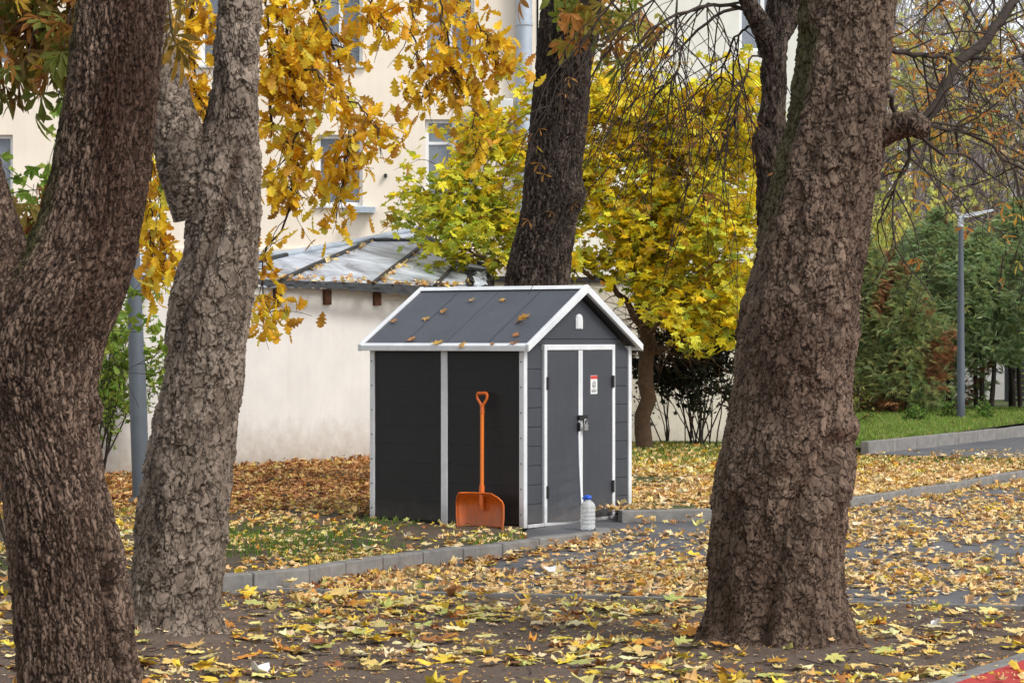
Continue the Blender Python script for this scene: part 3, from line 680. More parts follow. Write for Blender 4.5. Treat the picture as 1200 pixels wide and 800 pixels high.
top = [onroof(x, y, .02)-inn*.02 for x, y in ((300, 327), (400, 331), (510, 335), (572, 332))]; bot = [p-inn*.05+Vector((0, 0, -h_)) for p, h_ in zip(top, (.06, .09, .13, .13))]
crumple(top, bot, .009, 3, 'eave_felt', M['tar'], 60)
m_ = MB(); e0, e1 = onroof(-60, 314, -.02), onroof(430, 332, -.02); m_.prism([e0-inn*.04, e1-inn*.04, e1-inn*.04+Vector((0, 0, -.06)), e0-inn*.04+Vector((0, 0, -.06))], inn*.1); m_.build('eave_gutter', M['zincpipe'], ob)
crumple([onroof(545, 312, .05), onroof(575, 316, .05)], [onroof(548, 336, .03), onroof(579, 335, .02)+Vector((.05, 0, -.12))], .02, 8, 'corner_felt', M['tar'], 12, 9)
crumple([onroof(556, 318, .09), onroof(570, 318, .09)], [onroof(556, 333, .08), onroof(572, 334, .08)], .03, 9, 'foil_patch', M['tin'], 7, 6)
for px in (170, 245, 333, 392, 451, 515):
    s_ = (px-20)/550.; base = None
    for k in range(400):                        # walk along the wall to the column of this beam end
        p = E1.lerp(E2, k/399); 
        if p.x/p.y*F+600 >= px: break
    m_ = MB(); q = p+inn*.13; m_.hexa([(*(q+u*a+inn*b).xy, z) for z in (2.07, 2.255) for a, b in ((-.055, -.015), (.055, -.015), (.055, .12), (-.055, .12))]); m_.build('beam_end', M['rust'], ob)
# garden wall between the outbuilding and the conifers
gw = MB(); a, b = Vector(((548-600)/F*36.6, 36.6, 0)), Vector(((975-600)/F*38.5, 38.5, 0)); gw.prism([(*a.xy, -.1), (*b.xy, -.1), (*b.xy, 2.5), (*a.xy, 2.5)], (0, .3, 0))
gwo = empty('garden_wall', (0, 0, 0), 0, 'pale plastered garden wall behind the yellow maple tree', 'wall'); gw.build('wall', M['gwall'], gwo)
g2 = MB(); g2.prism([(*(a-Vector((0, .05, 0))).xy, 2.503), (*(b-Vector((0, .05, 0))).xy, 2.503), (*(b-Vector((0, .05, 0))).xy, 2.58), (*(a-Vector((0, .05, 0))).xy, 2.58)], (0, .4, 0)); g2.build('coping', M['tar'], gwo)
ww = MB().box(at(1015, 0, 49).x, at(1183, 0, 49).x, 49, 49.25, .2, 1.62).build('low_white_wall', M['wwall']); tag(ww, 'low white rendered wall seen under the green conifers at far right', 'wall')
sf = empty('slat_fence', (at(1183, 0, 48).x, 48, .3), 0, 'dark horizontal slat fence at the right edge beyond the conifers', 'fence')
for i in range(11): MB().box(0, 1.7, -.02, .0, .12+i*.115, .12+i*.115+.082).build('slat', M['slat'], sf)
for x_ in (-.08, 1.0): MB().box(x_, x_+.09, .005, .09, 0, 1.45).build('post', M['slat'], sf)
fb = empty('garden_kiosk', (at(1045, 0, 58).x, 58, .3), 0, 'little far kiosk with pale sheet roof behind the conifers', 'kiosk')
MB().box(-.5, .5, 0, 1, 0, 2.9).build('wall', M['wwall'], fb); MB().prism([(-.75, -.2, 2.92), (.75, -.2, 2.92), (.6, -.2, 3.02), (-.2, -.2, 3.28)], (0, 1.4, 0)).build('roof', M['zincpipe'], fb)
#==PART3==
# =================================================================== THE SHED
SA = R(55.7); SN = Vector((.104, 21.55, 0)); W, D, EV, RG = 1.788, 1.69, 1.555, 2.055
sh = empty('garden_shed', SN, SA, 'dark grey resin garden shed with white trim, gable roof and double doors', 'shed')
MB().box(.02, W-.02, .02, D-.02, -.06, .03).build('floor', M['black'], sh)
# left side (x = 0): two panels darker than the front between white posts, each moulded into boards
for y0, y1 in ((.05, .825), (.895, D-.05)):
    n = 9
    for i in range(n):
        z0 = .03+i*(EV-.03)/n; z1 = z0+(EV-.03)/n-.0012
        MB().box(.012, .035, y0, y1, z0, z1).build('side_board', M['shedside'], sh)
    MB().box(.02, .05, y0, y1, .03, EV).build('side_panel', M['shedside'], sh)
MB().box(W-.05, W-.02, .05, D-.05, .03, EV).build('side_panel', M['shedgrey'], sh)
MB().box(.05, W-.05, D-.05, D-.02, .03, EV).build('back_panel', M['shedgrey'], sh)
post = MB(); post.add([], []); 
def postp(x0, x1, y0, y1): return MB().box(x0, x1, y0, y1, .0, EV+.03).build('post', M['shedwhite'], sh, .006)
pl = [postp(-.004, .05, -.004, .05), postp(-.002, .045, .826, .894), postp(-.004, .05, D-.05, D), postp(W-.05, W+.002, -.004, .05), postp(W-.05, W, D-.05, D)]
for y_ in (.028, D-.025):
    for z_ in np.linspace(.12, 1.45, 7): MB().tube([(-.003, y_, z_), (-.0075, y_, z_)], .007, 8).build('screw', M['lamp'], sh)
# front boards left and right of the door frame
DX0, DX1, DT = .305, 1.483, 1.600
for x0, x1 in ((.052, DX0-.002), (DX1+.002, W-.052)):
    n = 9
    for i in range(n):
        z0 = .035+i*(EV-.035)/n; MB().box(x0, x1, .008, .035, z0, z0+(EV-.035)/n-.005).build('front_board', M['shedgrey'], sh, .003)
    MB().box(x0, x1, .018, .045, .035, EV).build('front_panel', M['shedgrey'], sh)
# gable boards, cut to the roof slope
sl_ = (RG-EV)/(W/2)
def gab(z0, z1):
    def hw(z): return W/2-.045-max(0, (z-EV))/sl_*.985
    return [(W/2-hw(z0), .010, z0), (W/2+hw(z0), .010, z0), (W/2+max(.01, hw(z1)), .010, z1), (W/2-max(.01, hw(z1)), .010, z1)]
for z0, z1 in ((DT+.003, 1.645), (1.650, 2.0)): MB().prism(gab(z0, z1), (0, .03, 0)).build('gable_board', M['shedgrey'], sh, .003)
MB().prism(gab(EV, 2.01), (0, .03, 0)).build('gable_panel', M['shedgrey'], sh).location.y = .012
MB().prism([(x, y+D-.06, z) for x, y, z in gab(EV, 2.01)], (0, .03, 0)).build('back_gable', M['shedgrey'], sh)
# door frame
m_ = MB(); m_.box(DX0, DX0+.045, -.014, .03, .0, DT); m_.box(DX1-.045, DX1, -.014, .03, .0, DT); m_.box(DX0+.045, DX1-.045, -.014, .03, DT-.05, DT); m_.build('door_frame', M['shedwhite'], sh, .005)
MB().box(.052, W-.052, -.008, .03, -.002, .028).build('bottom_rail', M['shedwhite'], sh, .004)
CXD = (DX0+DX1)/2
def door(x0, x1, side):
    warp = lambda x, z: -.045*max(0, 1-z/.75)**1.6*((x-x0)/(x1-x0)) if side == 'l' else 0
    n = 12; m_ = MB(); zz = np.linspace(.032, DT-.053, n+1); V = []
    for z in zz:
        for x in (x0, x1): V += [(x, -.006+warp(x, z), z), (x, .018+warp(x, z), z)]
    fs = []
    for i in range(n):
        b = i*4; fs += [(b, b+2, b+6, b+4), (b+1, b+5, b+7, b+3), (b, b+4, b+5, b+1), (b+2, b+3, b+7, b+6)]
    fs += [(0, 1, 3, 2), (n*4, n*4+2, n*4+3, n*4+1)]
    m_.add(V, fs); d_ = m_.build('door', M['shedgrey'], sh)
    sx = (x1-.032, x1) if side == 'l' else (x0, x0+.03)
    m_ = MB(); V = []
    for z in zz:
        q = warp(sx[1], z)
        V += [(sx[0], -.014+q, z), (sx[1], -.014+q, z), (sx[1], -.0065+q, z), (sx[0], -.0065+q, z)]
    fs = [(i*4+a, i*4+(a+1) % 4, i*4+4+(a+1) % 4, i*4+4+a) for i in range(n) for a in range(4)]; m_.add(V, fs); m_.build('door_stile', M['shedwhite'], d_)
    hx = x0-.02 if side == 'l' else x1-.012
    for z_ in (.30, 1.26):
        MB().box(hx, hx+.032, -.026, -.0145, z_-.055, z_+.055).build('hinge', M['black'], d_, .003)
    return d_
dl = door(DX0+.047, CXD-.002, 'l'); dr = door(CXD+.002, DX1-.047, 'r')
MB().box(CXD-.05, CXD+.09, -.035, -.015, .92, .965).build('hasp', M['black'], dr, .004)
MB().box(CXD-.052, CXD-.034, -.035, -.015, .82, .90).build('handle', M['black'], dl, .004)
# warning label on the right door
LBL = len(COL.objects)
lb = MB().box(CXD+.16, CXD+.30, -.0085, -.0065, 1.13, 1.34).build('warning_label', M['paper'], dr)
MB().box(CXD+.163, CXD+.297, -.0105, -.0087, 1.30, 1.337).build('label_header', M['redprint'], dr)
m_ = MB(); m_.tube([(CXD+.23+.033*math.cos(a), -.0095, 1.235+.04*math.sin(a)) for a in np.linspace(0, 2*math.pi, 21)], .003, 4); m_.box(CXD+.205, CXD+.255, -.0103, -.0087, 1.213, 1.221); m_.box(CXD+.222, CXD+.236, -.0103, -.0087, 1.224, 1.262)
for i, z_ in enumerate((1.175, 1.162, 1.149)): m_.box(CXD+.178, CXD+.282-.02*(i == 2), -.0103, -.0087, z_, z_+.006)
m_.build('label_print', M['blackprint'], dr)
for o_ in list(COL.objects)[LBL:]:                     # the notice is about a hand's breadth
    cen = Vector((CXD+.23, 0, 1.235)); o_.data.transform(Matrix.Translation(cen)@Matrix.Diagonal((.8, 1, .8, 1))@Matrix.Translation(-cen))
# arched louvre vent
m_ = MB(); zc = 1.80; vx = W/2
arc = [(vx-.055, .009, zc-.06), (vx+.055, .009, zc-.06)]+[(vx+.055*math.cos(a), .009, zc+.02+.055*math.sin(a)) for a in np.linspace(0, math.pi, 11)]
vt = MB().prism(arc, (0, -.010, 0)).build('vent', M['shedwhite'], sh)
for i in range(6):
    z_ = zc-.05+i*.019; hw = .043 if z_ < zc+.02 else .035; MB().box(vx-hw, vx+hw, -.008, -.0012, z_, z_+.011).build('louvre', M['upvc'], vt)
# roof: two slopes of two panels each, ridge cap and white edge trim
OH, OS = .075, .05
sd_ = Vector((W/2+OS, 0, (W/2+OS)*sl_)).normalized()
ez = EV-OS*sl_+.03; rz_ = RG+.03
def slope(x0, xr, nm):
    for y0, y1 in ((-OH+.012, D/2-.004), (D/2+.004, D+OH-.012)):
        MB().prism([(x0, y0, ez), (x0, y1, ez), (xr, y1, rz_), (xr, y0, rz_)], (0, 0, .028)).build('roof_panel', M['shedroof'], sh)
    for y_ in (D*.23, D*.77): MB().prism([(x0, y_-.004, ez+.03), (x0, y_+.004, ez+.03), (xr, y_+.004, rz_+.03), (xr, y_-.004, rz_+.03)], (0, 0, .004)).build('roof_rib', M['shedroof'], sh)
slope(-OS, W/2, 'l'); slope(W+OS, W/2, 'r')
for s_, x0 in ((1, -OS), (-1, W+OS)):
    MB().prism([(x0-.012*s_, -OH, ez-.014), (x0-.012*s_, -OH, ez+.034), (x0+.03*s_, -OH, ez+.058), (x0+.03*s_, -OH, ez-.012)], (0, D+2*OH, 0)).build('eave_trim', M['shedwhite'], sh, .004)
    for y0 in (-OH-.018, D+OH-.02):
        MB().prism([(x0-.012*s_, y0, ez-.02), (x0-.012*s_, y0, ez+.045), (W/2, y0, rz_+.055), (W/2, y0, rz_-.022)], (0, .038, 0)).build('rake_trim', M['shedwhite'], sh, .005)
MB().prism([(W/2-.05, -OH-.02, rz_+.015), (W/2, -OH-.02, rz_+.05), (W/2+.05, -OH-.02, rz_+.015), (W/2, -OH-.02, rz_+.03)], (0, D+2*OH+.04, 0)).build('ridge_cap', M['shedwhite'], sh, .003)
shM = Matrix.Translation(SN)@Matrix.Rotation(SA, 4, 'Z')
# padlock hanging from the hasp
pk = empty('padlock', shM@Vector((CXD+.025, -.05, .825)), SA, 'small steel padlock hanging from the hasp of the shed doors', 'padlock')
MB().box(-.03, .03, -.012, .012, 0, .055).build('body', M['steel'], pk, .006)
MB().tube([(-.02, 0, .05), (-.02, 0, .085)]+[(-.02*math.cos(a), 0, .085+.02*math.sin(a)) for a in np.linspace(0, math.pi, 9)]+[(.02, 0, .085), (.02, 0, .05)], .005, 8).build('shackle', M['steel'], pk)
# snow shovel leaning on the side wall
sv = empty('snow_shovel', shM@Vector((-.17, .315, -.005)), SA-R(90), 'orange plastic snow shovel leaning on the dark side of the shed', 'shovel')
# local: x along the wall, y towards the wall, z up
lean = .135/1.16
def shp(x, z, o=0.0): return (x-.078*z, o+lean*z, z)
nx, nz = 18, 10; V = []
for j in range(nz+1):
    z = .31*j/nz
    for i in range(nx+1):
        s = i/nx*2-1; hw = .25-.012*max(0, 1-z/.1)-(.075*max(0, (z-.20)/.11)**2.4); x = s*hw
        o = -.075*(abs(s)**4)-.065*max(0, (z-.20)/.11)**2-.006*math.cos(s*math.pi*7)*(1 if z < .27 else .2)
        V.append(shp(x, z, o+.02))
m_ = MB(); m_.add(V, [(j*(nx+1)+i, j*(nx+1)+i+1, (j+1)*(nx+1)+i+1, (j+1)*(nx+1)+i) for j in range(nz) for i in range(nx)], True)
sc_ = m_.build('scoop', M['orange'], sv); so_ = sc_.modifiers.new('thick', 'SOLIDIFY'); so_.thickness = .006; so_.offset = 0
rim = [V[j*(nx+1)] for j in range(nz+1)]+[V[nz*(nx+1)+i] for i in range(1, nx)]+[V[j*(nx+1)+nx] for j in range(nz, -1, -1)]
MB().tube(rim, .008, 6).build('scoop_rim', M['orange'], sc_)
MB().tube([shp(0, .16, -.02), shp(0, .24, -.025), shp(0, .38, -.02)], [.02, .026, .024], 12).build('socket', M['orange'], sv)
MB().tube([shp(0, .30, -.02), shp(0, 1.06, -.02)], .017, 14).build('shaft', M['orangeh'], sv)
gp = [shp(0, 1.03, -.02), shp(-.012, 1.08, -.02), shp(-.05, 1.13, -.02), shp(-.055, 1.165, -.02), shp(-.045, 1.178, -.02), shp(.045, 1.178, -.02), shp(.055, 1.165, -.02), shp(.05, 1.13, -.02), shp(.012, 1.08, -.02), shp(0, 1.03, -.02)]
m_ = MB(); m_.tube(gp, [.016, .013, .012, .013, .015, .015, .013, .012, .013, .016], 10); m_.tube([shp(0, 1.0, -.02), shp(0, 1.07, -.02)], [.021, .018], 12); m_.build('grip', M['orange'], sv)
# water bottle before the doors
bp = gnd(689, 621); bt = empty('water_bottle', (bp.x, bp.y, bp.z+.004), .3, 'large ribbed plastic water bottle with blue cap by the shed doors', 'bottle')
pr = [(.0, 0), (.058, 0), (.066, .01)]
for i in range(5): z = .02+i*.036; pr += [(.064, z), (.064, z+.028), (.061, z+.032)]
pr += [(.066, .21), (.062, .235), (.045, .262), (.026, .275), (.024, .295)]
pr = [(a, b*.92) for a, b in pr]
MB().lathe(pr, n=24).build('body', M['bottle'], bt); MB().lathe([(.0, .265), (.03, .265), (.03, .292), (.0, .294)], n=20).build('cap', M['bluecap'], bt)
MB().tube([(-.03, 0, .26), (-.05, 0, .275), (-.035, 0, .292), (.0, 0, .298), (.03, 0, .29)], .006, 6).build('carry_handle', M['bluecap'], bt)

# ------------------------------------------------------------------ lamp posts
def lamp(loc, h_, rad, label, armx=.42, tilt=0):
    L_ = empty('street_lamp', loc, 0, label, 'street lamp', 'grey path lamps'); L_.rotation_euler = (0, tilt, 0)
    MB().lathe([(rad*1.6, 0), (rad*1.6, .04), (rad*1.1, .06), (rad, .07)], n=18).build('base', M['lamp'], L_)
    MB().tube([(0, 0, 0), (0, 0, h_*.35), (0, 0, h_*.35+.02), (0, 0, h_)], [rad, rad*.97, rad*.92, rad*.6], 16).build('pole', M['lamp'], L_)
    MB().tube([(0, 0, h_-.12), (0, 0, h_+.02), (.07, 0, h_+.06)], [rad*.75, rad*.75, rad*.6], 12).build('elbow', M['lampw'], L_)
    m_ = MB(); m_.prism([(.03, -.09, h_+.02), (.12, -.11, h_+.03), (armx+.1, -.07, h_+.13), (armx+.1, -.07, h_+.165), (.12, -.11, h_+.10), (.03, -.09, h_+.08)], (0, .2, 0)); m_.build('lamp_head', M['lampw'], L_, .01)
    return L_
p = at(1126, 498, 40); lamp((p.x, p.y, .3), 3.28, .066, 'grey street lamp standing in front of the green conifers')
p = gnd(166, 592); lamp((p.x, p.y, .02), 3.7, .088, 'thick grey lamp post between the two left trunks', .3, R(-2.0))
# =================================================================== TREES
def dirs(rg, n, down=.6, spread=.6):
    """rotations of hanging leaves: tip points outward and down"""
    return rotm(rg.uniform(0, 2*math.pi, n), rg.normal(-down, spread, n), rg.normal(0, .6, n))
def leaves_on(rg, polys, per_m, jit=.05, tmin=.25):
    """positions along branch polylines"""
    out = []
    for pl_ in polys:
        P = np.asarray(pl_[0]); L_ = np.linalg.norm(np.diff(P, axis=0), axis=1).sum(); n = rg.poisson(per_m*L_)
        for q in rg.uniform(tmin, 1, n):
            i = min(int(q*(len(P)-1)), len(P)-2); out.append(P[i]+(P[i+1]-P[i])*(q*(len(P)-1)-i)+rg.normal(0, jit, 3))
    return np.array(out) if out else np.zeros((0, 3))

# ---- front left tree: dark furrowed trunk that forks at the left edge
bA = (at(95, 800, DA).x, DA, -.1)
tA = empty('forked_tree', bA, 0, 'thick furrowed reddish brown trunk forking at the left edge of the picture', 'tree')
eA = [(-60, 103, 205), (0, 91, 196), (50, 84, 191), (100, 78, 186), (150, 68, 180), (200, 60, 175), (250, 48, 167), (300, 24, 158), (350, -12, 145), (400, -32, 122), (450, -28, 113), (500, -14, 113), (550, -2, 120), (600, 4, 129), (650, 9, 139), (700, 14, 146), (750, 18, 155), (800, 21, 163), (850, 12, 175), (880, 0, 190)]
trunk('trunk', tA, eA, DA, M['barkA'], 280, 620, 'fine', creases=[([(112, 500), (122, 600), (132, 690), (138, 800)], 5, -.028), ([(108, 470), (122, 560), (142, 690), (154, 800)], 7, .026), ([(125, 650), (131, 700), (136, 790)], 6, -.04)],
      knobs=[(40, 330, 30, .02)], seed=2, loc=bA, stain=lambda x, y, w_, f: (.45*sstep(20, 4, np.abs(x-(142-.12*y+16*w_[:, 0])))+.55*sstep(-14, 14, x-(146-.12*y+26*w_[:, 0])))*sstep(470, 300, y+80*w_[:, 1]),
      mossx=lambda x, y, w_, c: sstep(-.55, -.95, c+.35*w_[:, 0])*sstep(560, 250, y)*.75)
limb('limb', tA, [(28, 420, DA), (8, 340, DA-.05), (-14, 270, DA-.1), (-38, 180, DA-.15), (-70, 40, DA-.2), (-110, -80, DA-.2)], [62, 46, 36, 33, 30, 28], M['barkA'], 3, 110, 240, bA, 'furrow')
# chestnut leaves over the upper left corner, on twigs hanging from above
r_ = np.random.default_rng(5); br = []
for i in range(9):
    x0 = r_.uniform(-40, 110); x1 = x0+r_.uniform(-35, 20); y1 = r_.uniform(20, 130)
    br.append((pxline([(x0, -130, DA+1.2), ((x0+x1)/2+r_.uniform(-10, 10), y1*.3-30, DA+1.0), (x1, y1, DA+.9+r_.uniform(-.3, .5))], 9), .006, .0025))
for a in (((-20, 235, 12.4), (20, 225, 12.4), (48, 222, 12.4)), ((-20, 250, 12.5), (15, 244, 12.5), (45, 248, 12.5))): br.append((pxline(a, 8), .004, .002))
for a in (((196, -20, 11.6), (200, 30, 11.5), (205, 52, 11.5)), ((225, -60, 12), (222, -15, 12), (215, 15, 12))): br.append((pxline(a, 7), .004, .002))
tubes('hanging_twigs', br, M['twig'], tA, 5, bA)['kind'] = 'stuff'
P = leaves_on(r_, br, 22, .06, .35); n = len(P)
crown(tA, 'chestnut', T_CHE, P, dirs(r_, n, .9, .4), r_.uniform(.16, .26, n), pick(r_, n, [(4, (.22, .15, .035)), (3, (.30, .13, .03)), (3, (.16, .18, .03)), (2, (.38, .24, .03)), (1, (.14, .06, .025))]), 300, 'leaf', bA)

# ---- second tree: grey plated trunk with a fork and an oak-leaved crown hanging behind it
bB = (at(203, 750, DB).x, DB, -.1)
tB = empty('oak_tree', bB, 0, 'grey plated leaning trunk with a fork and golden lobed leaves, second from left', 'tree')
eB = [(-60, 256, 307), (0, 254, 306), (50, 252, 305), (100, 248, 304), (140, 240, 304), (175, 226, 304), (205, 214, 304), (250, 216, 305), (300, 212, 302), (350, 203, 298), (400, 199, 289), (450, 190, 284), (500, 180, 278), (550, 170, 274), (600, 161, 270), (650, 156, 264), (700, 152, 258), (730, 149, 255), (748, 141, 263), (762, 130, 276), (790, 108, 295)]
trunk('trunk', tB, eB, DB, M['barkB'], 250, 640, 'plates', root=.05, creases=[([(280, 175), (270, 240), (245, 300), (215, 360), (205, 415)], 7, -.020), ([(290, 200), (280, 260), (256, 320), (232, 360)], 6, .014), ([(205, 310), (200, 360), (198, 400)], 7, .018), ([(230, 620), (210, 680), (190, 730)], 12, -.02)],
      knobs=[(292, 60, 12, .03), (265, 440, 22, .018), (250, 340, 16, .012)], seed=6, loc=bB, psc=.85, stain=lambda x, y, w_, f: .55*sstep(10, 2, np.abs(x-(282-.3*(y-175)))+8*w_[:, 0])*sstep(170, 190, y)*sstep(420, 330, y))
limb('limb', tB, [(238, 250, DB+.02), (222, 200, DB-.02), (202, 140, DB-.05), (186, 80, DB-.08), (172, 10, DB-.1), (160, -80, DB-.1)], [34, 33, 27, 25, 24, 22], M['barkB'], 8, 90, 200, bB)
r_ = np.random.default_rng(21); main = []; tw = []
def hang(pts, r0=.012, side=10, L_=.42, grav=-.10, seed=0):
    P = pxline(pts, 22, .012, seed); main.append((P, r0, .003))
    for k in range(int(side*1.5)):
        q = r_.uniform(.12, 1); i = min(int(q*21), 20); d = P[i+1]-P[i]; d = d/np.linalg.norm(d)+r_.normal(0, .8, 3)+np.array([0, 0, -.2])
        tw.append((wiggle(r_, P[i], d, L_*r_.uniform(.5, 1.2), 6, .16, grav), .0035, .0015))
DL = 16.5
hang([(330, -60, DL), (338, 60, DL), (350, 130, DL), (338, 200, DL), (340, 230, DL)], .014, 26, .40, -.1, 1)
hang([(350, -40, DL), (385, 40, DL), (405, 110, DL), (410, 170, DL), (398, 240, DL)], .012, 26, .36, -.1, 2)
hang([(310, 80, DL+.3), (325, 150, DL+.3), (345, 180, DL+.2), (340, 250, DL), (312, 300, DL), (308, 350, DL), (318, 372, DL)], .012, 22, .30, -.12, 3)
hang([(320, 60, DL), (375, 90, DL-.2), (430, 135, DL-.3), (445, 165, DL-.3)], .010, 14, .26, -.1, 4)
hang([(415, -40, DL), (440, 10, DL), (455, 45, DL)], .009, 12, .26, -.12, 5)
hang([(470, -70, DL+.4), (520, -15, DL+.3), (560, 30, DL), (580, 70, DL)], .011, 26, .30, -.1, 6)
hang([(500, -60, DL+.4), (520, 20, DL), (535, 80, DL), (540, 100, DL)], .009, 24, .32, -.12, 7)
hang([(480, -50, DL), (485, 40, DL), (500, 90, DL), (498, 115, DL)], .008, 14, .26, -.12, 14)
hang([(230, -50, DL), (222, 30, DL), (226, 90, DL), (232, 125, DL)], .010, 26, .34, -.1, 8)
hang([(205, 80, DL+.3), (196, 180, DL), (188, 250, DL), (196, 310, DL)], .010, 24, .30, -.12, 9)
hang([(180, 150, DL+.3), (178, 220, DL), (176, 290, DL), (182, 318, DL)], .008, 16, .22, -.12, 10)
hang([(395, -40, DL+.3), (370, 20, DL+.2), (355, 60, DL+.1), (352, 120, DL)], .01, 18, .36, -.12, 11)
hang([(560, 110, DL+1), (555, 150, DL+1), (558, 180, DL+1)], .005, 9, .18, -.1, 12)
hang([(310, -40, DL), (314, 40, DL), (318, 95, DL)], .009, 20, .3, -.12, 13)
tubes('hanging_branches', main, M['twig'], tB, 6, bB)['kind'] = 'stuff'; tubes('twigs', tw, M['twig'], tB, 4, bB)['kind'] = 'stuff'
P = leaves_on(r_, tw, 22, .07, .08); n = len(P)
crown(tB, 'oak', T_OAK, P, dirs(r_, n, .8, .5), r_.uniform(.075, .135, n), pick(r_, n, [(5, (.86, .56, .03)), (4, (.72, .41, .03)), (4, (.90, .67, .06)), (2, (.52, .28, .04)), (1, (.66, .60, .09))]), 300, 'leaf', bB)

# ---- trunk right behind the shed
bC = (at(610, 585, DC).x, DC, .05)
tC = empty('chestnut_tree', bC, 0, 'dark furrowed trunk rising right behind the shed roof', 'tree')
eC = [(-80, 640, 712), (0, 634, 706), (40, 630, 704), (85, 627, 693), (130, 622, 691), (170, 618, 686), (200, 614, 682), (230, 612, 684), (250, 609, 678), (300, 597, 671), (340, 589, 666), (420, 578, 658), (520, 566, 652), (580, 552, 664), (600, 540, 676)]
trunk('trunk', tC, eC, DC, M['barkC'], 170, 460, 'furrow', knobs=[(668, 110, 10, .05), (678, 232, 12, .07), (606, 316, 10, .04), (645, 305, 8, .03), (670, 78, 9, .04)], seed=12, loc=bC, amp=1.8)
br = []; r_ = np.random.default_rng(31)
for a in (((700, -50, 25), (690, -5, 24.6), (668, 30, 24.5)), ((705, -50, 25), (715, 0, 24.5), (735, 20, 24.5), (748, 40, 24.5)), ((690, -40, 25), (700, 20, 24.6), (708, 55, 24.6)), ((730, -40, 25), (728, 10, 24.8), (722, 65, 24.6)), ((650, -40, 24.8), (658, 0, 24.6), (655, 35, 24.6))): br.append((pxline(a, 9), .02, .005))
tubes('twigs', br, M['twig'], tC, 5, bC)['kind'] = 'stuff'; P = leaves_on(r_, br, 17, .14, .4); n = len(P)
crown(tC, 'chestnut', T_CHE, P, dirs(r_, n, .9, .4), r_.uniform(.24, .38, n), pick(r_, n, [(4, (.32, .28, .05)), (3, (.40, .22, .04)), (3, (.20, .25, .04)), (2, (.42, .20, .05))]), 60, 'leaf', bC)

# ---- big trunk on the right
bD = (at(908, 760, DD).x, DD, -.1)
tD = empty('large_chestnut_tree', bD, 0, 'massive brown scaly trunk leaning right in the right foreground', 'tree')
eD = [(-60, 938, 1066), (0, 934, 1052), (50, 932, 1044), (100, 927, 1041), (150, 918, 1036), (200, 905, 1031), (250, 892, 1021), (300, 886, 1016), (345, 873, 1008), (400, 864, 1003), (450, 861, 997), (500, 853, 995), (550, 842, 993), (600, 834, 989), (650, 828, 987), (700, 825, 988), (735, 821, 993), (755, 813, 1001), (770, 803, 1012), (785, 788, 1028), (810, 765, 1050)]
trunk('trunk', tD, eD, DD, M['barkD'], 310, 700, 'plates', root=.055, creases=[([(985, 520), (960, 570), (925, 610), (905, 670), (890, 760)], 12, -.045), ([(1000, 500), (985, 560), (955, 610), (948, 690), (965, 760)], 14, .035), ([(860, 590), (848, 650), (850, 740)], 9, -.03), ([(940, 40), (930, 120), (915, 200), (895, 260), (880, 340)], 9, -.025), ([(960, 60), (945, 150), (920, 240), (900, 300)], 10, .02), ([(900, 350), (890, 400), (930, 470), (915, 540)], 14, .02), ([(920, 300), (940, 350), (985, 380)], 9, -.015)],
      knobs=[(975, 385, 26, .035), (935, 430, 20, .02), (1003, 170, 14, .03), (870, 345, 18, .02), (985, 600, 24, .03)], seed=20, loc=bD,
      stain=lambda x, y, w_, f: .30*sstep(40, 10, np.hypot((x-930)*.8, (y-430)*.35)+25*w_[:, 0])+.35*sstep(560, 760, y+160*w_[:, 1]), mossx=lambda x, y, w_, c: .6*sstep(-.6, -.95, c+.4*w_[:, 0])*sstep(330, 200, y))
limb('cut_limb', tD, [(1010, 165, DD), (1040, 152, DD-.05), (1062, 146, DD-.1), (1078, 149, DD-.12), (1088, 152, DD-.12)], [22, 15, 13, 12, 7], M['barkD'], 23, 60, 90, bD)
r_ = np.random.default_rng(41); br = [(pxline([(1035, 160, DD+.4), (1085, 140, DD+.5), (1120, 80, DD+.7), (1160, 40, DD+.9), (1195, -10, DD+1.1), (1230, -60, DD+1.2)], 22, .008, 1), .034, .028),
      (pxline([(1030, 55, DD+.3), (1060, 62, DD+.6), (1120, 70, DD+1), (1210, 68, DD+1.6)], 16, .01, 2), .018, .01), (pxline([(1035, 110, DD+.2), (1060, 135, DD+.3), (1100, 150, DD+.5), (1150, 165, DD+.8), (1210, 205, DD+1)], 16, .012, 3), .016, .008),
      (pxline([(1060, 150, DD), (1066, 185, DD), (1052, 210, DD), (1040, 232, DD)], 12, .008, 4), .012, .004), (pxline([(1070, 150, DD), (1100, 178, DD), (1130, 180, DD+.3), (1180, 220, DD+.5)], 12, .01, 5), .012, .004)]
tubes('branches', br, M['twig'], tD, 8, bD)['kind'] = 'stuff'
out = []
for P, a, b in br[:4]+br[1:3]:
    for k in range(7):
        i = r_.integers(2, len(P)-1); d = (P[i]-P[i-1]); d = d/np.linalg.norm(d)+r_.normal(0, .75, 3); grow(r_, out, P[i], d, r_.uniform(.35, .85), .007, 2, (2, 4), .55, .62, -.06, .2, .0018)
for k in range(12):
    p = np.array(at(r_.uniform(1070, 1240), r_.uniform(-60, 20), DD+r_.uniform(.3, 2.5))); grow(r_, out, p, (r_.normal(0, .5), r_.normal(0, .3), -.7), r_.uniform(.4, .8), .007, 2, (2, 4), .6, .62, -.04, .2, .0018)
tubes('twigs', [(p, a, b) for p, a, b, d in out], M['twig'], tD, 4, bD)['kind'] = 'stuff'
P = leaves_on(r_, [o for o in out if o[3] < 2], 2.6, .04, .3); n = len(P); keep = r_.random(n) < np.clip(1.15-(HY-(P[:, 2]-H)/P[:, 1]*F)/260, .12, 1); P = P[keep]; P = P[P[:, 0]/P[:, 1]*F+600 > 1035]; n = len(P)
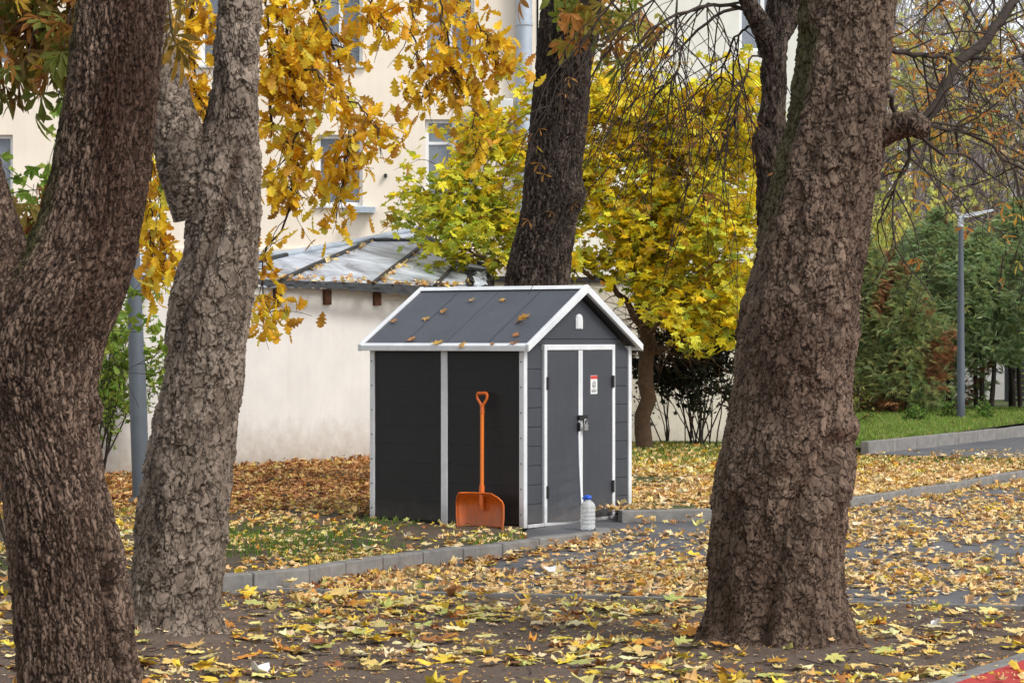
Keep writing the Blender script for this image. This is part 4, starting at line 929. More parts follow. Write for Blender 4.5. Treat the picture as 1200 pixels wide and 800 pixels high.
crown(tD, 'chestnut_small', T_CHES, P, dirs(r_, n, 1.0, .4), r_.uniform(.085, .15, n), pick(r_, n, [(5, (.62, .28, .06)), (3, (.72, .40, .07)), (2, (.44, .18, .04)), (1, (.55, .45, .1))]), 300, 'leaf', bD)

# ---- slender trunk behind the big one, with weeping twigs to its left
bE = (at(915, 690, DE).x, DE, -.1)
tE = empty('weeping_tree', bE, 0, 'slender dark trunk half hidden behind the big right trunk, with long drooping bare twigs', 'tree')
trunk('trunk', tE, [(-80, 900, 936), (0, 897, 930), (50, 894, 924), (100, 892, 922), (150, 888, 920), (170, 884, 918), (200, 887, 918), (250, 888, 922), (300, 888, 928), (400, 890, 935), (550, 892, 942), (690, 880, 955), (730, 865, 970)], DE, M['barkC'], 110, 300, 'plates', knobs=[(888, 168, 12, .04), (905, 60, 8, .02)], seed=33, loc=bE)
limb('limb', tE, [(905, 60, DE), (892, 30, DE-.1), (878, 5, DE-.2), (855, -60, DE-.4)], [15, 11, 9, 8], M['barkC'], 34, 40, 70, bE)
limb('limb', tE, [(912, 40, DE), (930, 15, DE+.1), (945, -30, DE+.2)], [13, 9, 8], M['barkC'], 35, 40, 70, bE)
r_ = np.random.default_rng(51); arch = []
for i, (pts, r0) in enumerate([([(893, 20, DE), (850, 5, DE-.2), (800, 15, DE-.4), (752, 45, DE-.6), (728, 90, DE-.7)], .016), ([(890, 8, DE), (840, 18, DE), (800, 60, DE), (785, 110, DE), (780, 170, DE)], .014), ([(893, 30, DE), (872, 35, DE+.2), (850, 70, DE+.3), (842, 120, DE+.3)], .012),
        ([(880, -10, DE), (820, -30, DE-.3), (760, 5, DE-.6), (740, 40, DE-.8)], .012), ([(870, -40, DE), (800, -50, DE), (740, -20, DE), (700, 25, DE+.2), (690, 60, DE+.2)], .012), ([(896, 60, DE), (880, 70, DE-.2), (868, 110, DE-.3), (862, 150, DE-.3)], .008), ([(885, 5, DE), (825, 8, DE+.3), (775, 40, DE+.4), (760, 95, DE+.4)], .012)]):
    P = pxline(pts, 20, .01, i); arch.append((P, r0, .005))
hangs = []
for P, a, b in arch:
    for k in range(11):
        i = r_.integers(5, 19); L_ = r_.uniform(.55, 1.75); Q = wiggle(r_, P[i], (r_.normal(-.05, .5), r_.normal(0, .35), -.4), L_, 11, .13, -.17); hangs.append((Q, .0058, .002, 1))
        for j in range(r_.integers(2, 5)):
            q = r_.integers(2, 9); hangs.append((wiggle(r_, Q[q], (r_.normal(0, .7), r_.normal(0, .5), -.45), L_*r_.uniform(.2, .45), 7, .16, -.12), .0034, .0015, 0))
tubes('arching_branches', arch, M['twig'], tE, 6, bE)['kind'] = 'stuff'; tubes('drooping_twigs', [(a, b, c) for a, b, c, d in hangs], M['twig'], tE, 4, bE)['kind'] = 'stuff'
P = leaves_on(r_, hangs, .6, .03, .3); P = P[P[:, 2] > at(0, 260, DE).z]; n = len(P)
crown(tE, 'chestnut_small', T_CHES, P, dirs(r_, n, 1.0, .4), r_.uniform(.07, .13, n), pick(r_, n, [(3, (.34, .16, .05)), (2, (.50, .28, .06)), (1, (.5, .36, .04))]), 150, 'leaf', bE)

# ---- yellow maple beyond the shed
DM = 34.2
bM = (at(757, 530, DM).x, DM, .1)
tM = empty('yellow_maple_tree', bM, 0, 'young maple with a wide bright yellow crown beyond the shed', 'tree')
r_ = np.random.default_rng(61)
tubes('trunk', [(pxline([(752, 536, DM), (756, 470, DM), (757, 400, DM), (752, 350, DM), (760, 300, DM), (765, 240, DM), (760, 170, DM)], 24, .015, 3), .125, .05)], M['maplebark'], tM, 12, bM)
lim = [([(757, 415, DM), (785, 405, DM-.3), (830, 385, DM-.6), (868, 350, DM-.7)], .055), ([(755, 390, DM), (735, 355, DM-.2), (700, 320, DM-.5), (640, 290, DM-.6), (580, 270, DM-.8)], .055), ([(757, 340, DM), (790, 310, DM-.4), (830, 260, DM-.6), (862, 210, DM-.6)], .045), ([(758, 330, DM), (730, 270, DM-.6), (690, 220, DM-.8), (640, 180, DM-.6)], .045), ([(762, 270, DM), (740, 210, DM-.3), (720, 140, DM-.2), (712, 100, DM)], .04), ([(762, 250, DM), (800, 190, DM-.3), (820, 130, DM-.2), (818, 95, DM)], .04), ([(700, 320, DM-.5), (640, 315, DM-1.0), (560, 300, DM-1.2), (515, 275, DM-1.2)], .035), ([(640, 290, DM-.6), (570, 230, DM-.7), (520, 200, DM-.8)], .03), ([(640, 190, DM-.5), (590, 165, DM-.4), (555, 150, DM-.4)], .025), ([(760, 300, DM), (770, 260, DM+.6), (790, 180, DM+1.0)], .03), ([(755, 380, DM), (800, 350, DM-.9), (850, 300, DM-1.0)], .03), ([(762, 260, DM), (810, 230, DM-.4), (850, 180, DM-.5), (880, 130, DM-.4)], .03), ([(762, 270, DM), (800, 280, DM-.9), (860, 265, DM-1.0), (890, 240, DM-1.0)], .03), ([(762, 230, DM), (755, 170, DM-.5), (765, 120, DM-.4), (770, 90, DM-.3)], .03), ([(690, 220, DM-.8), (670, 150, DM-.6), (660, 110, DM-.5)], .025), ([(580, 270, DM-.8), (545, 250, DM-1), (510, 235, DM-1)], .02), ([(760, 280, DM), (800, 240, DM+.5), (850, 230, DM+.8)], .03), ([(757, 400, DM), (780, 370, DM-1.0), (800, 350, DM-1.2), (840, 345, DM-1.2)], .03)]
lim += [([(762, 200, DM), (800, 150, DM-.5), (850, 110, DM-.4), (880, 85, DM-.3)], .025), ([(760, 190, DM), (735, 140, DM+.3), (745, 95, DM+.4)], .022), ([(820, 150, DM), (860, 160, DM+.3), (892, 175, DM+.4)], .02)]
lp = [(pxline(p, 16, .03, i), r0, .012) for i, (p, r0) in enumerate(lim)]
tubes('limbs', lp, M['maplebark'], tM, 7, bM)['kind'] = 'stuff'
out = []
for P, a, b in lp:
    for k in range(26):
        i = r_.integers(3, 16); d = np.array([r_.normal(0, .8), r_.normal(-.25, .7), r_.normal(.05, .4)]); grow(r_, out, P[i-1], d, r_.uniform(.35, .85), .008, 1, (2, 3), .6, .7, -.05, .15, .003)
tubes('twigs', [(p, a, b) for p, a, b, d in out], M['maplebark'], tM, 4, bM)['kind'] = 'stuff'
P = leaves_on(r_, out, 15.5, .09, .1); n = len(P)
px = P[:, 0]/P[:, 1]*F+600; py = HY-(P[:, 2]-H)/P[:, 1]*F
lim_ = np.interp(px, [0, 690, 725, 760, 800, 900], [314, 316, 332, 362, 402, 418])+r_.normal(0, 9, n); kp = py < lim_; P, px, py = P[kp], px[kp], py[kp]; n = len(P)
grn = sstep(740, 520, px)*sstep(110, 260, py)+.35*sstep(120, 300, py); c1 = pick(r_, n, [(5, (.90, .72, .03)), (4, (.92, .80, .07)), (2, (.84, .58, .02)), (3, (.76, .74, .08)), (1, (.55, .32, .04))]); c2 = pick(r_, n, [(3, (.54, .60, .07)), (3, (.78, .72, .06)), (2, (.38, .48, .07))])
col = np.where((r_.random(n) < .12+.55*grn)[:, None], c2, c1)
crown(tM, 'maple', T_MAPLE, P, rotm(r_.uniform(0, 2*math.pi, n), r_.normal(-.5, .45, n), r_.normal(0, .4, n)), r_.uniform(.12, .21, n), col, 300, 'leaf', bM)

# ---- broad-leaved shrubs
def shrub(name, base, h_, wd, n, pal, label, cat='shrub', seed=0, temps=T_LIT, size=(.05, .09), stems=9, gap=.5, group=None, dens=16, bare=.15):
    r_ = np.random.default_rng(seed); root = empty(name, base, 0, label, cat, group); out = []
    for k in range(stems):
        d = (r_.normal(0, wd/h_*.55), r_.normal(0, wd/h_*.4), 1); grow(r_, out, np.array(base)+np.array([r_.normal(0, wd*.12), r_.normal(0, wd*.1), 0]), d, h_*r_.uniform(.6, .95), .012, 2, (3, 5), gap, .5, -.02, .1, .0025)
    tubes('stem', [(p, a, b) for p, a, b, d in out], M['twig'], root, 4, base)
    P = leaves_on(r_, [o for o in out if o[3] < 2], dens, .04, .05)
    P = P[P[:, 2] > base[2]+h_*bare]
    if len(P) > n: P = P[r_.permutation(len(P))[:n]]
    m = len(P); scatter('foliage', temps, P-np.array(base), dirs(r_, m, .5, .6), r_.uniform(*size, m), pick(r_, m, pal), M['leaf'], root)
    return root
GRN = [(4, (.16, .27, .04)), (3, (.24, .36, .06)), (2, (.32, .40, .07))]
p = gnd(112, 574); shrub('green_shrub', (p.x-.05, p.y+.4, .02), 1.8, .42, 2600, GRN, 'light green leafy shrub against the white wall between the left trunks', seed=2, size=(.07, .12), stems=16, dens=24)
p = at(18, 300, 19); shrub('green_sapling', (p.x-.1, 19, .0), 3.3, 1.0, 1500, GRN, 'slim green sapling behind the front left trunk', 'tree', seed=3, size=(.10, .17), bare=.45)
p = at(815, 525, 35.6); shrub('dark_evergreen_shrub', (p.x, 35.4, .1), 2.35, 1.05, 7000, [(3, (.016, .024, .012)), (2, (.03, .035, .015)), (1, (.05, .03, .02))], 'dark evergreen shrub under the yellow maple crown', seed=4, size=(.07, .12), stems=22, dens=30, bare=.03)
p = at(785, 500, 36); shrub('thin_dark_shrub', (p.x, 35.9, .1), 1.5, .55, 420, [(3, (.02, .03, .016)), (2, (.035, .045, .02))], 'thin dark twiggy shrub before the pale wall, right of the maple trunk', seed=5, size=(.05, .09), stems=6)
p = at(1008, 500, 37); shrub('yellow_green_shrub', (p.x, 38.2, .25), .75, .5, 1000, [(3, (.22, .24, .05)), (2, (.30, .28, .06)), (2, (.12, .16, .04))], 'low yellow green shrub right of the big trunk', seed=6, size=(.05, .08))
for i, (x, y) in enumerate(((1102, 502), (1140, 496), (1196, 494), (1050, 507))):
    p = at(x, y, 41); shrub('low_plant', (p.x, 40.2-.4*i, .3), .34, .34, 260, [(3, (.12, .25, .04)), (2, (.2, .3, .06))] if i != 2 else [(3, (.45, .40, .06)), (1, (.25, .3, .05))],
          ['low green plant left of the far lamp post', 'low green plant right of the far lamp post', 'yellow low plant at the right edge of the far lawn', 'small green plant on the far lawn near the big trunk'][i], 'plant', seed=70+i, size=(.05, .09), stems=8, bare=.02)

for i, (x, d, h_, l_) in enumerate(((1048, 49.5, 3.9, 'tall yellow green leafy bush behind the half brown conifer'), (1085, 51, 4.2, 'yellow green leafy bush rising behind the conifers left of the lamp'))):
    p = at(x, 0, d); shrub('yellow_green_bush', (p.x, d, .3), h_, 1.5, 2600, [(3, (.62, .64, .16)), (2, (.72, .68, .20)), (2, (.40, .48, .14))], l_, seed=80+i, size=(.10, .18), stems=10, dens=9, bare=.4)
# ---- conifers: scale-leaved sprays
def conifer(base, h_, rad, pal, label, seed, n=2600, lowbare=.06, brown=0.0, group='conifers along the far lawn'):
    r_ = np.random.default_rng(seed); root = empty('conifer', base, 0, label, 'conifer', group)
    tr = [(wiggle(r_, (r_.normal(0, .12), r_.normal(0, .1), 0), (r_.normal(0, .06), r_.normal(0, .05), 1), h_*.9, 10, .03), .05, .01) for k in range(3)]
    tubes('trunk', tr, M['twig'], root, 6)
    # limbs radiate and turn upward; sprays sit on the outer half
    zf = r_.uniform(0, 1, n)**.85; prof = np.sin(np.clip(zf*.93+.12, 0, 1)*math.pi)**.55*(1-.35*zf); az = r_.uniform(0, 2*math.pi, n)
    lump = 1.12+.42*vn(np.stack((np.cos(az)*2.1, np.sin(az)*2.1, zf*7), 1), seed)+.2*vn(np.stack((np.cos(az)*5, np.sin(az)*5, zf*16), 1), seed+3)
    rr = rad*prof*lump*r_.uniform(.35, 1, n)**.5; z = h_*(lowbare+(1-lowbare)*zf)
    P = np.stack((np.cos(az)*rr, np.sin(az)*rr, z), 1)
    V = []; Fc = []
    for s in range(7):                                  # one feathery spray
        a = (s-3)*.30; L_ = .5-.05*abs(s-3); dx, dy = math.sin(a), math.cos(a); b = len(V); o = .06*s/7
        V += [(0, .05*s, 0), (dx*L_*.5+dy*.022, dy*L_*.5+.05*s-dx*.022, -.02), (dx*L_, dy*L_+.05*s, -.14), (dx*L_*.5-dy*.022, dy*L_*.5+.05*s+dx*.022, -.02)]; Fc += [(b, b+1, b+2), (b, b+2, b+3)]
    tmp = [(np.array(V)*np.array([1, 1, f]), np.array(Fc)) for f in (.6, 1.6, -.6)]
    yaw = az-math.pi/2+r_.normal(0, .5, n); rot = rotm(yaw, r_.normal(.15, .5, n), r_.normal(0, .6, n))
    col = pick(r_, n, pal); bm_ = vn(np.stack((np.cos(az)*1.6+seed, np.sin(az)*1.6, zf*4), 1), seed+9)
    if brown: col = np.where((bm_ > .55-brown)[:, None], pick(r_, n, [(2, (.38, .18, .09)), (1, (.46, .26, .13)), (1, (.26, .12, .07))]), col)
    scatter('foliage', tmp, P, rot, r_.uniform(.20, .40, n)*(.75+.06*h_), col, M['needle'], root)
    return root
TG = [(4, (.31, .42, .20)), (3, (.38, .51, .27)), (2, (.46, .58, .31)), (1, (.50, .54, .22))]
OL = [(3, (.34, .40, .17)), (2, (.44, .45, .19)), (2, (.28, .39, .18))]
for i, (x, d, h_, r0, pal, br_, lab) in enumerate([(1012, 42.5, 3.0, .95, OL, .25, 'olive green conifer with browning tips beside the big trunk'), (1052, 42.0, 2.5, .8, OL, .34, 'short half brown conifer left of the lamp'), (1098, 43.5, 3.55, .95, TG, .08, 'tall green conifer just left of the far lamp'), (1150, 43.0, 3.15, .95, TG, 0, 'bright green conifer just right of the far lamp'),
        (1192, 44.5, 3.75, 1.15, TG, 0, 'tall green conifer at the right edge'), (1072, 45.5, 3.3, .9, TG, .15, 'green conifer with rusty patches behind the half brown one'), (1240, 43, 3.6, 1.2, TG, 0, 'dense green conifer cut by the right edge'), (985, 44, 3.1, 1.0, OL, .1, 'olive conifer hidden mostly by the big trunk')]):
    conifer((at(x, 0, d).x, d, .32), h_, r0, pal, lab, 100+i, 3800, .27 if i in (3, 4, 6) else .05, br_)

# ---- far wood on the right: bare and half bare trees
def fartree(base, h_, seed, label, pal, lv=.6, lean=0, sz=(.15, .3)):
    r_ = np.random.default_rng(seed); root = empty('bare_tree', base, 0, label, 'tree', 'half bare trees of the far wood'); out = []
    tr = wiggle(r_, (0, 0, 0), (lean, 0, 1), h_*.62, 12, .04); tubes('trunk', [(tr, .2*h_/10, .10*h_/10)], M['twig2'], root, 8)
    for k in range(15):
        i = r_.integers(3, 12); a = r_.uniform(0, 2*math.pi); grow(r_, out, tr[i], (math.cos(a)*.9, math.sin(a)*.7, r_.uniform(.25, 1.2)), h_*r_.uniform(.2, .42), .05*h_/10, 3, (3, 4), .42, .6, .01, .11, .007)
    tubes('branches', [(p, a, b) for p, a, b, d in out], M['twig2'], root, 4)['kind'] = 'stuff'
    P = leaves_on(r_, [o for o in out if o[3] < 1], lv, .15, .1); m = len(P)
    if m: scatter('foliage', T_LIT[:6], P, dirs(r_, m, .5, .6), r_.uniform(*sz, m), pick(r_, m, pal), M['leaf'], root)
    return root
YG = [(3, (.58, .58, .18)), (2, (.70, .66, .20)), (2, (.42, .48, .18))]; OB = [(3, (.54, .42, .24)), (2, (.60, .50, .27)), (2, (.46, .46, .22))]
for i, (x, d, h_, pal, lv, ln, lab) in enumerate([(1050, 60, 9, YG, 4.5, .12, 'yellow green leafed tree behind the far kiosk'), (1105, 66, 12, OB, 2.4, -.32, 'leaning half bare tree above the conifers'), (1165, 62, 11, OB, 2.6, .05, 'ochre leafed half bare tree above the right conifers'), (1205, 70, 13, YG, 2.4, 0, 'tall olive leafed tree at the right edge of the far wood'), (1075, 78, 14, OB, 1.5, .05, 'tall bare tree farthest back beside the big trunk'), (1140, 84, 15, OB, 1.5, 0, 'tall bare grey tree in the middle of the far wood'), (1015, 74, 12, YG, 1.2, 0, 'tree of the far wood hidden mostly by the big trunk'), (1230, 60, 11, YG, 1.0, -.05, 'leafy tree of the far wood cut by the right edge')]):
    fartree((at(x, 0, d).x, d, .2), h_, 200+i, lab, pal, lv, ln)
r_ = np.random.default_rng(303); out = []
for k in range(15):
    b_ = np.array(at(1000+k*19+r_.uniform(-8, 8), 0, r_.uniform(88, 112))); b_[2] = 0; tr = wiggle(r_, b_, (0, 0, 1), 11, 8, .04); out.append((tr, .2, .08, 3))
    for q in range(13): a = r_.uniform(0, 6.28); grow(r_, out, tr[r_.integers(2, 8)], (math.cos(a), math.sin(a)*.6, r_.uniform(.4, 1.4)), r_.uniform(2.5, 5.5), .05, 2, (4, 6), .45, .6, .01, .12, .016)
M['haze_twig'] = simple('hazed_far_twigs', (.38, .345, .34), .9, .15, 2)  # distance haze is mixed into this paler twig colour
o = tubes('far_wood', [(a, b, c) for a, b, c, d in out], M['haze_twig'], None, 4); tag(o, 'bare crowns of the distant wood in haze-tinted grey', 'wood', None, 'stuff')
# undergrowth behind the conifers, one mass
r_ = np.random.default_rng(77); n = 9000; xx = r_.uniform(5, 24, n); yy = r_.uniform(52, 58, n)
hh = 3.4+1.6*vn(np.stack((xx*.6, yy*.5, xx*0), 1), 4); P = np.stack((xx, yy, r_.uniform(0, 1, n)**.7*hh), 1)
o = scatter('undergrowth', T_LIT[:6], P, dirs(r_, n, .5, .6), r_.uniform(.15, .32, n), pick(r_, n, [(3, (.22, .25, .09)), (2, (.36, .35, .12)), (2, (.24, .16, .09)), (2, (.5, .48, .13))]), M['leaf'])
tag(o, 'tangled olive brown undergrowth behind the far conifers', 'undergrowth', None, 'stuff')
#==PART5==
# =================================================================== FALLEN LEAVES, GRASS, SMALL THINGS
TAN = [(5, (.76, .55, .27)), (4, (.82, .64, .36)), (3, (.68, .42, .16)), (2, (.78, .54, .12)), (2, (.42, .22, .09)), (1, (.85, .74, .52))]
YEL = [(4, (.74, .55, .07)), (4, (.70, .60, .24)), (3, (.68, .48, .18)), (2, (.60, .28, .05)), (2, (.54, .55, .18)), (3, (.76, .68, .40)), (1, (.30, .13, .05))]
BRN = [(4, (.40, .18, .07)), (3, (.50, .26, .10)), (3, (.60, .38, .16)), (2, (.24, .10, .05)), (1, (.68, .48, .14))]
LP, LS, LC, LF = [], [], [], []
def litter(rg, n, box, zf, pal, size, dens=None, mask=None, flag=0, lift=.022):
    x = rg.uniform(box[0], box[1], n); y = rg.uniform(box[2], box[3], n); k = np.abs(x) < .235*y+.4
    if mask is not None: k &= mask(x, y)
    if dens is not None: k &= rg.random(n) < dens(x, y)
    x, y = x[k], y[k]; m = len(x); LP.append(np.stack((x, y, zf(x, y)+np.abs(rg.normal(.006, lift, m))), 1)); LS.append(rg.uniform(*size, m)); LC.append(pick(rg, m, pal)); LF.append(np.full(m, flag))
def nz(x, y, s, seed): return fbm(np.stack((x*s, y*s, x*0), 1), 3, seed)
def clear(x, y):
    k = np.ones_like(x)
    for mx, my, mr, mh in MOUNDS: k *= 1-.93*np.exp(-(((x-mx)/.75)**2+((y-my+.1)/.7)**2)**1.5)
    return k
fore = lambda x, y: y < ystrip(x)-.03
path = lambda x, y: (y > ystrip(x)+.05) & np.where(x < KX[-1], y < ykerb(x)-.02, np.where(x < RX[0]+.05, y < 21.6, y < yk2(x)-.02))
shedclear = lambda x, y: 1-.97*np.exp(-(((x-1.35)/.75)**2+((y-21.9)/.75)**2)**2)
def insh(x, y): q = np.stack((x-SN.x, y-SN.y), 1); a = q@np.array([math.cos(SA), math.sin(SA)]); b = q@np.array([-math.sin(SA), math.cos(SA)]); return (a > -.01) & (a < W) & (b > -.01) & (b < D)
bed = lambda x, y: (x < .1) & (y > ykerb(x)+.1) & ~insh(x, y) & (y < 33)
r_ = np.random.default_rng(91)
litter(r_, 3000, (-3.6, 4.2, 10.2, 17), soilz, YEL, (.09, .175), lambda x, y: np.clip(.58+1.2*nz(x, y, 1.1, 2), .06, 1)*clear(x, y), fore, 1, .012)
litter(r_, 8000, (-3.6, 4.2, 10.2, 17), soilz, YEL+TAN, (.04, .10), lambda x, y: np.clip(.5+1.2*nz(x, y, 1.1, 2), .06, 1)*clear(x, y), fore, 2, .012)
litter(r_, 9000, (-3.6, 4.2, 10.2, 17), soilz, BRN+TAN, (.012, .035), None, fore, 2, .004)
litter(r_, 48000, (-4, 8, 15.5, 29), lambda x, y: gz0(y), TAN, (.05, .12), lambda x, y: np.clip(.70+1.3*nz(x, y, .8, 5)+.6*nz(x, y, 3., 6), .16, 1)*shedclear(x, y)*np.where(x > 3.6, .8, 1), path, 3, .014)
litter(r_, 3500, (-4, 8, 15.5, 29), lambda x, y: gz0(y), YEL, (.08, .16), lambda x, y: np.clip(.4+1.3*nz(x, y, .8, 5), .05, 1)*shedclear(x, y), path, 3, .014)
# drifts against the kerbs
litter(r_, 7200, (-3, .8, 16, 21), lambda x, y: gz0(y)+.01, TAN+BRN, (.05, .12), lambda x, y: np.exp(-((ykerb(x)-y)/.35)**2), path, 3, .025)
litter(r_, 7200, (.9, 8, 21, 30), lambda x, y: gz0(y)+.01, TAN+BRN, (.05, .12), lambda x, y: np.exp(-((yk2(x)-y)/.45)**2)*np.where(x < 2.0, .25, 1), path, 3, .025)
litter(r_, 500, (-6.5, .7, 15.5, 21), lambda x, y: x*0+.03, TAN, (.05, .11), None, lambda x, y: (y > ykerb(x)) & (y < ykerb(x)+.1), 3, .004)
litter(r_, 26000, (-6.5, .1, 16.5, 33), bedz, TAN+YEL, (.05, .12), lambda x, y: np.clip(.5+1.3*nz(x, y, .9, 7)+.5*nz(x, y, 3., 9), .08, 1), bed, 4, .014)
litter(r_, 20000, (-6.5, .1, 22, 33), lambda x, y: bedz(x, y)+.03*r_.random(len(x)), BRN, (.05, .13), lambda x, y: sstep(21.5, 26.5, y), bed, 4, .025)
lawnm = lambda x, y: (x > .5) & (y > yk2(x)+.13) & ~insh(x, y)
litter(r_, 44000, (.4, 9, 22, 34), lawnz, TAN, (.06, .13), lambda x, y: np.clip(1.0-(y-yk2(x))/9+1.2*nz(x, y, .7, 8)+.4*nz(x, y, 2.5, 9), .05, 1), lawnm, 5, .014)
litter(r_, 6000, (.8, 5, 28, 36), lawnz, YEL, (.09, .16), lambda x, y: np.exp(-(((x-2.1)/2.2)**2)), lawnm, 5, .014)
P = np.concatenate(LP); S = np.concatenate(LS); C = np.concatenate(LC); FL = np.concatenate(LF); n = len(P)
ROT = rotm(r_.uniform(0, 2*math.pi, n), r_.normal(0, .15, n), r_.normal(0, .15, n))
vis = (np.abs(P[:, 0]/P[:, 1]*F) < 585) & (HY-(P[:, 2]-H)/P[:, 1]*F < 795) & (FL <= 2)
top = np.argsort(-(S/P[:, 1])*vis)[:300]; rest = np.ones(n, bool); rest[top] = False
def cname(c):
    r0, g0, b0 = c
    if g0 > .9*r0: return 'greenish'
    if r0 < .34: return 'brown'
    if g0 < .58*r0: return 'orange'
    if b0 > .42*r0: return 'pale cream'
    return 'yellow'
def lab(o, i):
    c = cname(C[top[i]]); q = P[top[i]]; px = q[0]/q[1]*F+600; big = 'large ' if S[top[i]] > .17 else ''
    w_ = 'beside the left trunks' if px < 330 else 'in the left middle foreground' if px < 560 else 'in the middle foreground' if px < 815 else 'at the foot of the big right trunk' if px < 1000 else 'near the red surface at lower right'
    w_ += ', close up' if q[1] < 13.2 else ', farther back' if q[1] > 14.6 else ''
    tag(o, f'{big}{c} fallen maple leaf {w_}', 'leaf', f'{big}{c} fallen leaves {w_}')
P[top, 2] += .012
singles('fallen_leaf', 'fallen_maple', T_FLAT, P[top], ROT[top], S[top], C[top], M['litter1'], None, None, lab)
o = scatter('leaf_litter', T_LIT, P[rest], ROT[rest], S[rest], C[rest], M['litter']); tag(o, 'carpet of tan and yellow fallen leaves over path and beds', 'leaf litter', None, 'stuff')
# leaves on the shed roof, one by one
i = 0
nr = Vector((-sl_, 0, 1)).normalized()
for px, py, sz, c, lab_ in ((462, 376, .11, (.42, .22, .09), 'curled brown leaf low on the left of the shed roof'), (499, 372, .12, (.52, .33, .12), 'tan leaf in the left half of the shed roof'), (518, 365, .12, (.45, .25, .09), 'small brown leaf above the tan one on the shed roof'), (553, 352, .10, (.55, .36, .16), 'pale leaf near the middle of the shed ridge'), (589, 350, .10, (.6, .36, .1), 'yellow leaf under the shed ridge right of the panel joint'), (608, 375, .17, (.5, .27, .05), 'large orange leaf on the right roof panel'), (616, 371, .12, (.5, .3, .1), 'tan leaf touching the large orange leaf on the shed roof'), (606, 391, .12, (.45, .2, .08), 'reddish brown leaf low on the right roof panel'), (482, 397, .13, (.5, .26, .12), 'twin-lobed brown leaf low on the left roof panel'), (512, 403, .16, (.58, .38, .1), 'long yellow leaf at the shed eave left of the joint'), (543, 403, .15, (.58, .36, .12), 'curled tan leaf at the shed eave right of the joint'), (603, 401, .13, (.45, .22, .09), 'brown leaf at the eave near the front corner of the shed'), (576, 403.5, .08, (.4, .2, .08), 'tiny brown leaf at the shed eave')):
    Mi = shM.inverted(); o_ = Mi@Vector((0, 0, H)); d_ = (Mi.to_3x3()@(at(px, py, 1)-Vector((0, 0, H))))
    p0 = Vector((-OS, 0, ez+.045)); t_ = (p0-o_).dot(nr)/d_.dot(nr); q = shM@(o_+d_*t_)
    sz *= .85; c = tuple(k*.85 for k in c)
    me = (tmesh('roof_maple', T_LIT[:6], M['litter1']))[i % 6]; lf = bpy.data.objects.new('fallen_leaf', me); COL.objects.link(lf)
    lf.matrix_world = Matrix.Translation(q)@Matrix.Rotation(SA, 4, 'Z')@Matrix.Rotation(-math.atan(sl_), 4, 'Y')@Matrix.Rotation(i*1.9, 4, 'Z')@Matrix.Scale(sz, 4); lf.color = (*c, 1)
    tag(lf, lab_, 'leaf', 'leaves on the shed roof'); i += 1
# leaves drifted on the outbuilding roof
r_ = np.random.default_rng(14); PP = []
for k in range(85):
    x = r_.uniform(310, 556); y = 326+(x-300)*.036+r_.normal(0, 2.2)-abs(r_.normal(0, 1.5)); PP.append(onroof(x, min(y, 327.2+(x-330)*.037), .035))
for k in range(60):
    a, b, t_ = r_.choice([0, 1]), 0, r_.random(); A = ((332, 326), (437, 281)) if a == 0 else ((440, 330), (500, 284)); PP.append(onroof(A[0][0]+(A[1][0]-A[0][0])*t_+r_.normal(2, 2), A[0][1]+(A[1][1]-A[0][1])*t_+r_.normal(1, 1.5), .035))
PP = np.array(PP); n = len(PP); o = scatter('roof_leaves', T_LIT, PP, rotm(r_.uniform(0, 6.28, n), r_.normal(0, .4, n), r_.normal(0, .4, n)), r_.uniform(.08, .14, n), pick(r_, n, TAN), M['litter']); tag(o, 'fallen tan leaves drifted along the eave of the metal roof', 'leaf litter', None, 'stuff')
# crumpled scraps of paper
for i, (px, py, sz, l_) in enumerate(((643, 677, .09, 'white crumpled scrap on the leafy path right of the bed kerb'), (302, 797, .08, 'white paper scrap at the bottom edge beside the left trunk'), (1098, 741, .07, 'bluish white scrap among leaves right of the big trunk'), (1030, 603, .14, 'flat white scrap on the path right of the big trunk'))):
    p = gnd(px, py); r_ = np.random.default_rng(i+3); V, Fc = fan([(math.cos(a)*r_.uniform(.35, .6), math.sin(a)*r_.uniform(.35, .6)) for a in np.linspace(0, 6.28, 9)[:-1]], 1.1 if i < 3 else .2, .2, i)
    me = bpy.data.meshes.new('scrap'); me.from_pydata((V*sz*1.3).tolist(), [], Fc.tolist()); o = link('paper_scrap', me, M['paper']); o.location = (p.x, p.y, gz(p.x, p.y)+.045); o.rotation_euler = (.3, .2, i); tag(o, l_, 'paper')
    s_ = o.modifiers.new('thick', 'SOLIDIFY'); s_.thickness = .002
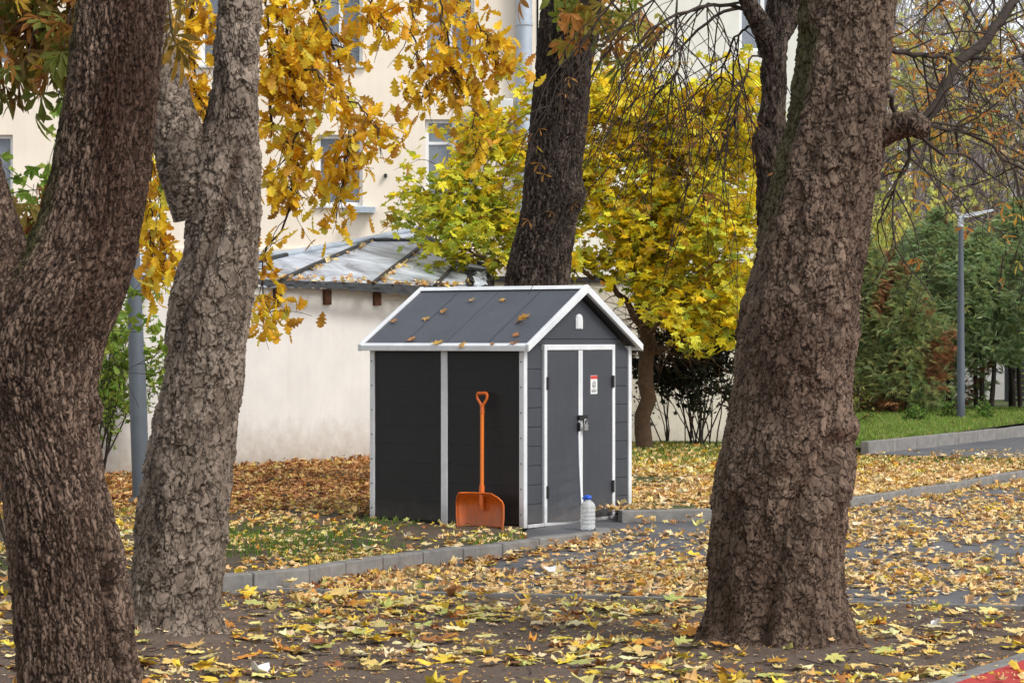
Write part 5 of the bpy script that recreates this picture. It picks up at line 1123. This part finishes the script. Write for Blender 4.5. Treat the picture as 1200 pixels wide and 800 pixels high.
# grass: blades as one mass per lawn
def grass(name, rg, n, box, zf, mask, dens, hgt, pal, label, wd=.006):
    x = rg.uniform(box[0], box[1], n); y = rg.uniform(box[2], box[3], n); k = mask(x, y) & (rg.random(n) < dens(x, y)); x, y = x[k], y[k]; m = len(x)
    P = np.stack((x, y, zf(x, y)-.004), 1); h_ = rg.uniform(*hgt, m); a = rg.uniform(0, 6.283, m); b = rg.uniform(0, 6.283, m); ln = rg.uniform(.1, .8, m)*h_
    o1 = np.stack((np.cos(a), np.sin(a), 0*a), 1)*wd; tp = np.stack((np.cos(b)*ln, np.sin(b)*ln, h_), 1)
    V = np.stack((P-o1, P+o1, P+tp*np.array([.45, .45, .62])+o1*.7, P+tp), 1).reshape(-1, 3); q = np.arange(m)[:, None]*4
    Fc = np.concatenate((q+np.array([[0, 1, 2]]), q+np.array([[0, 2, 3]])), 0)
    o = npmesh(name, V, Fc, M['leaf'], None, False, np.repeat(pick(rg, m, pal), 4, 0)); tag(o, label, 'grass', None, 'stuff')
GP = [(3, (.10, .20, .03)), (2, (.15, .25, .04)), (1, (.22, .25, .06))]
r_ = np.random.default_rng(99)
grass('bed_grass', r_, 16000, (-4, .1, 17, 24), bedz, bed, lambda x, y: np.clip(.0+1.7*nz(x, y, .9, 31)+.9*np.exp(-(((x+1.9)/.8)**2+((y-19.8)/1.1)**2)), 0, .9), (.03, .075), GP, 'sparse grass tufts in the leafy bed left of the shed')
grass('lawn_grass', r_, 46000, (.4, 9.5, 27, 36.5), lawnz, lawnm, lambda x, y: sstep(28.5, 33, y+1.2*nz(x, y, .7, 12))*np.where((x > FX[0]-.2) & (y > 31.75), 0, 1), (.04, .09), GP, 'patchy green grass between leaves behind the path', .009)
fm = lambda x, y: (y > np.where(x < FX[0], FY[0]+(FX[0]-x)*2, yfar(x))+.13) & (x > FX[0]-.4)
grass('far_grass', r_, 60000, (4.5, 12, 33.5, 44), lambda x, y: farz(x, y)*np.clip((x-FX[0]+1.0)/1.2, .3, 1), fm, lambda x, y: x*0+.9, (.05, .10), [(3, (.20, .33, .06)), (2, (.27, .38, .08)), (1, (.36, .36, .12))], 'bright green lawn beneath the far conifers', .011)

# small fallen twigs on the soil
r_ = np.random.default_rng(7); tws = []
for k in range(260):
    x, y = r_.uniform(-3.2, 3.6), r_.uniform(11, 16.3); a = r_.uniform(0, 6.28); Q = wiggle(r_, (x, y, 0), (math.cos(a), math.sin(a), 0), r_.uniform(.05, .3), 6, .15); Q[:, 2] = soilz(Q[:, 0], Q[:, 1])+.012; tws.append((Q, .004, .0015))
tag(tubes('fallen_twigs', tws, M['twig'], None, 4), 'thin broken twigs strewn over the foreground soil', 'twigs', None, 'stuff')
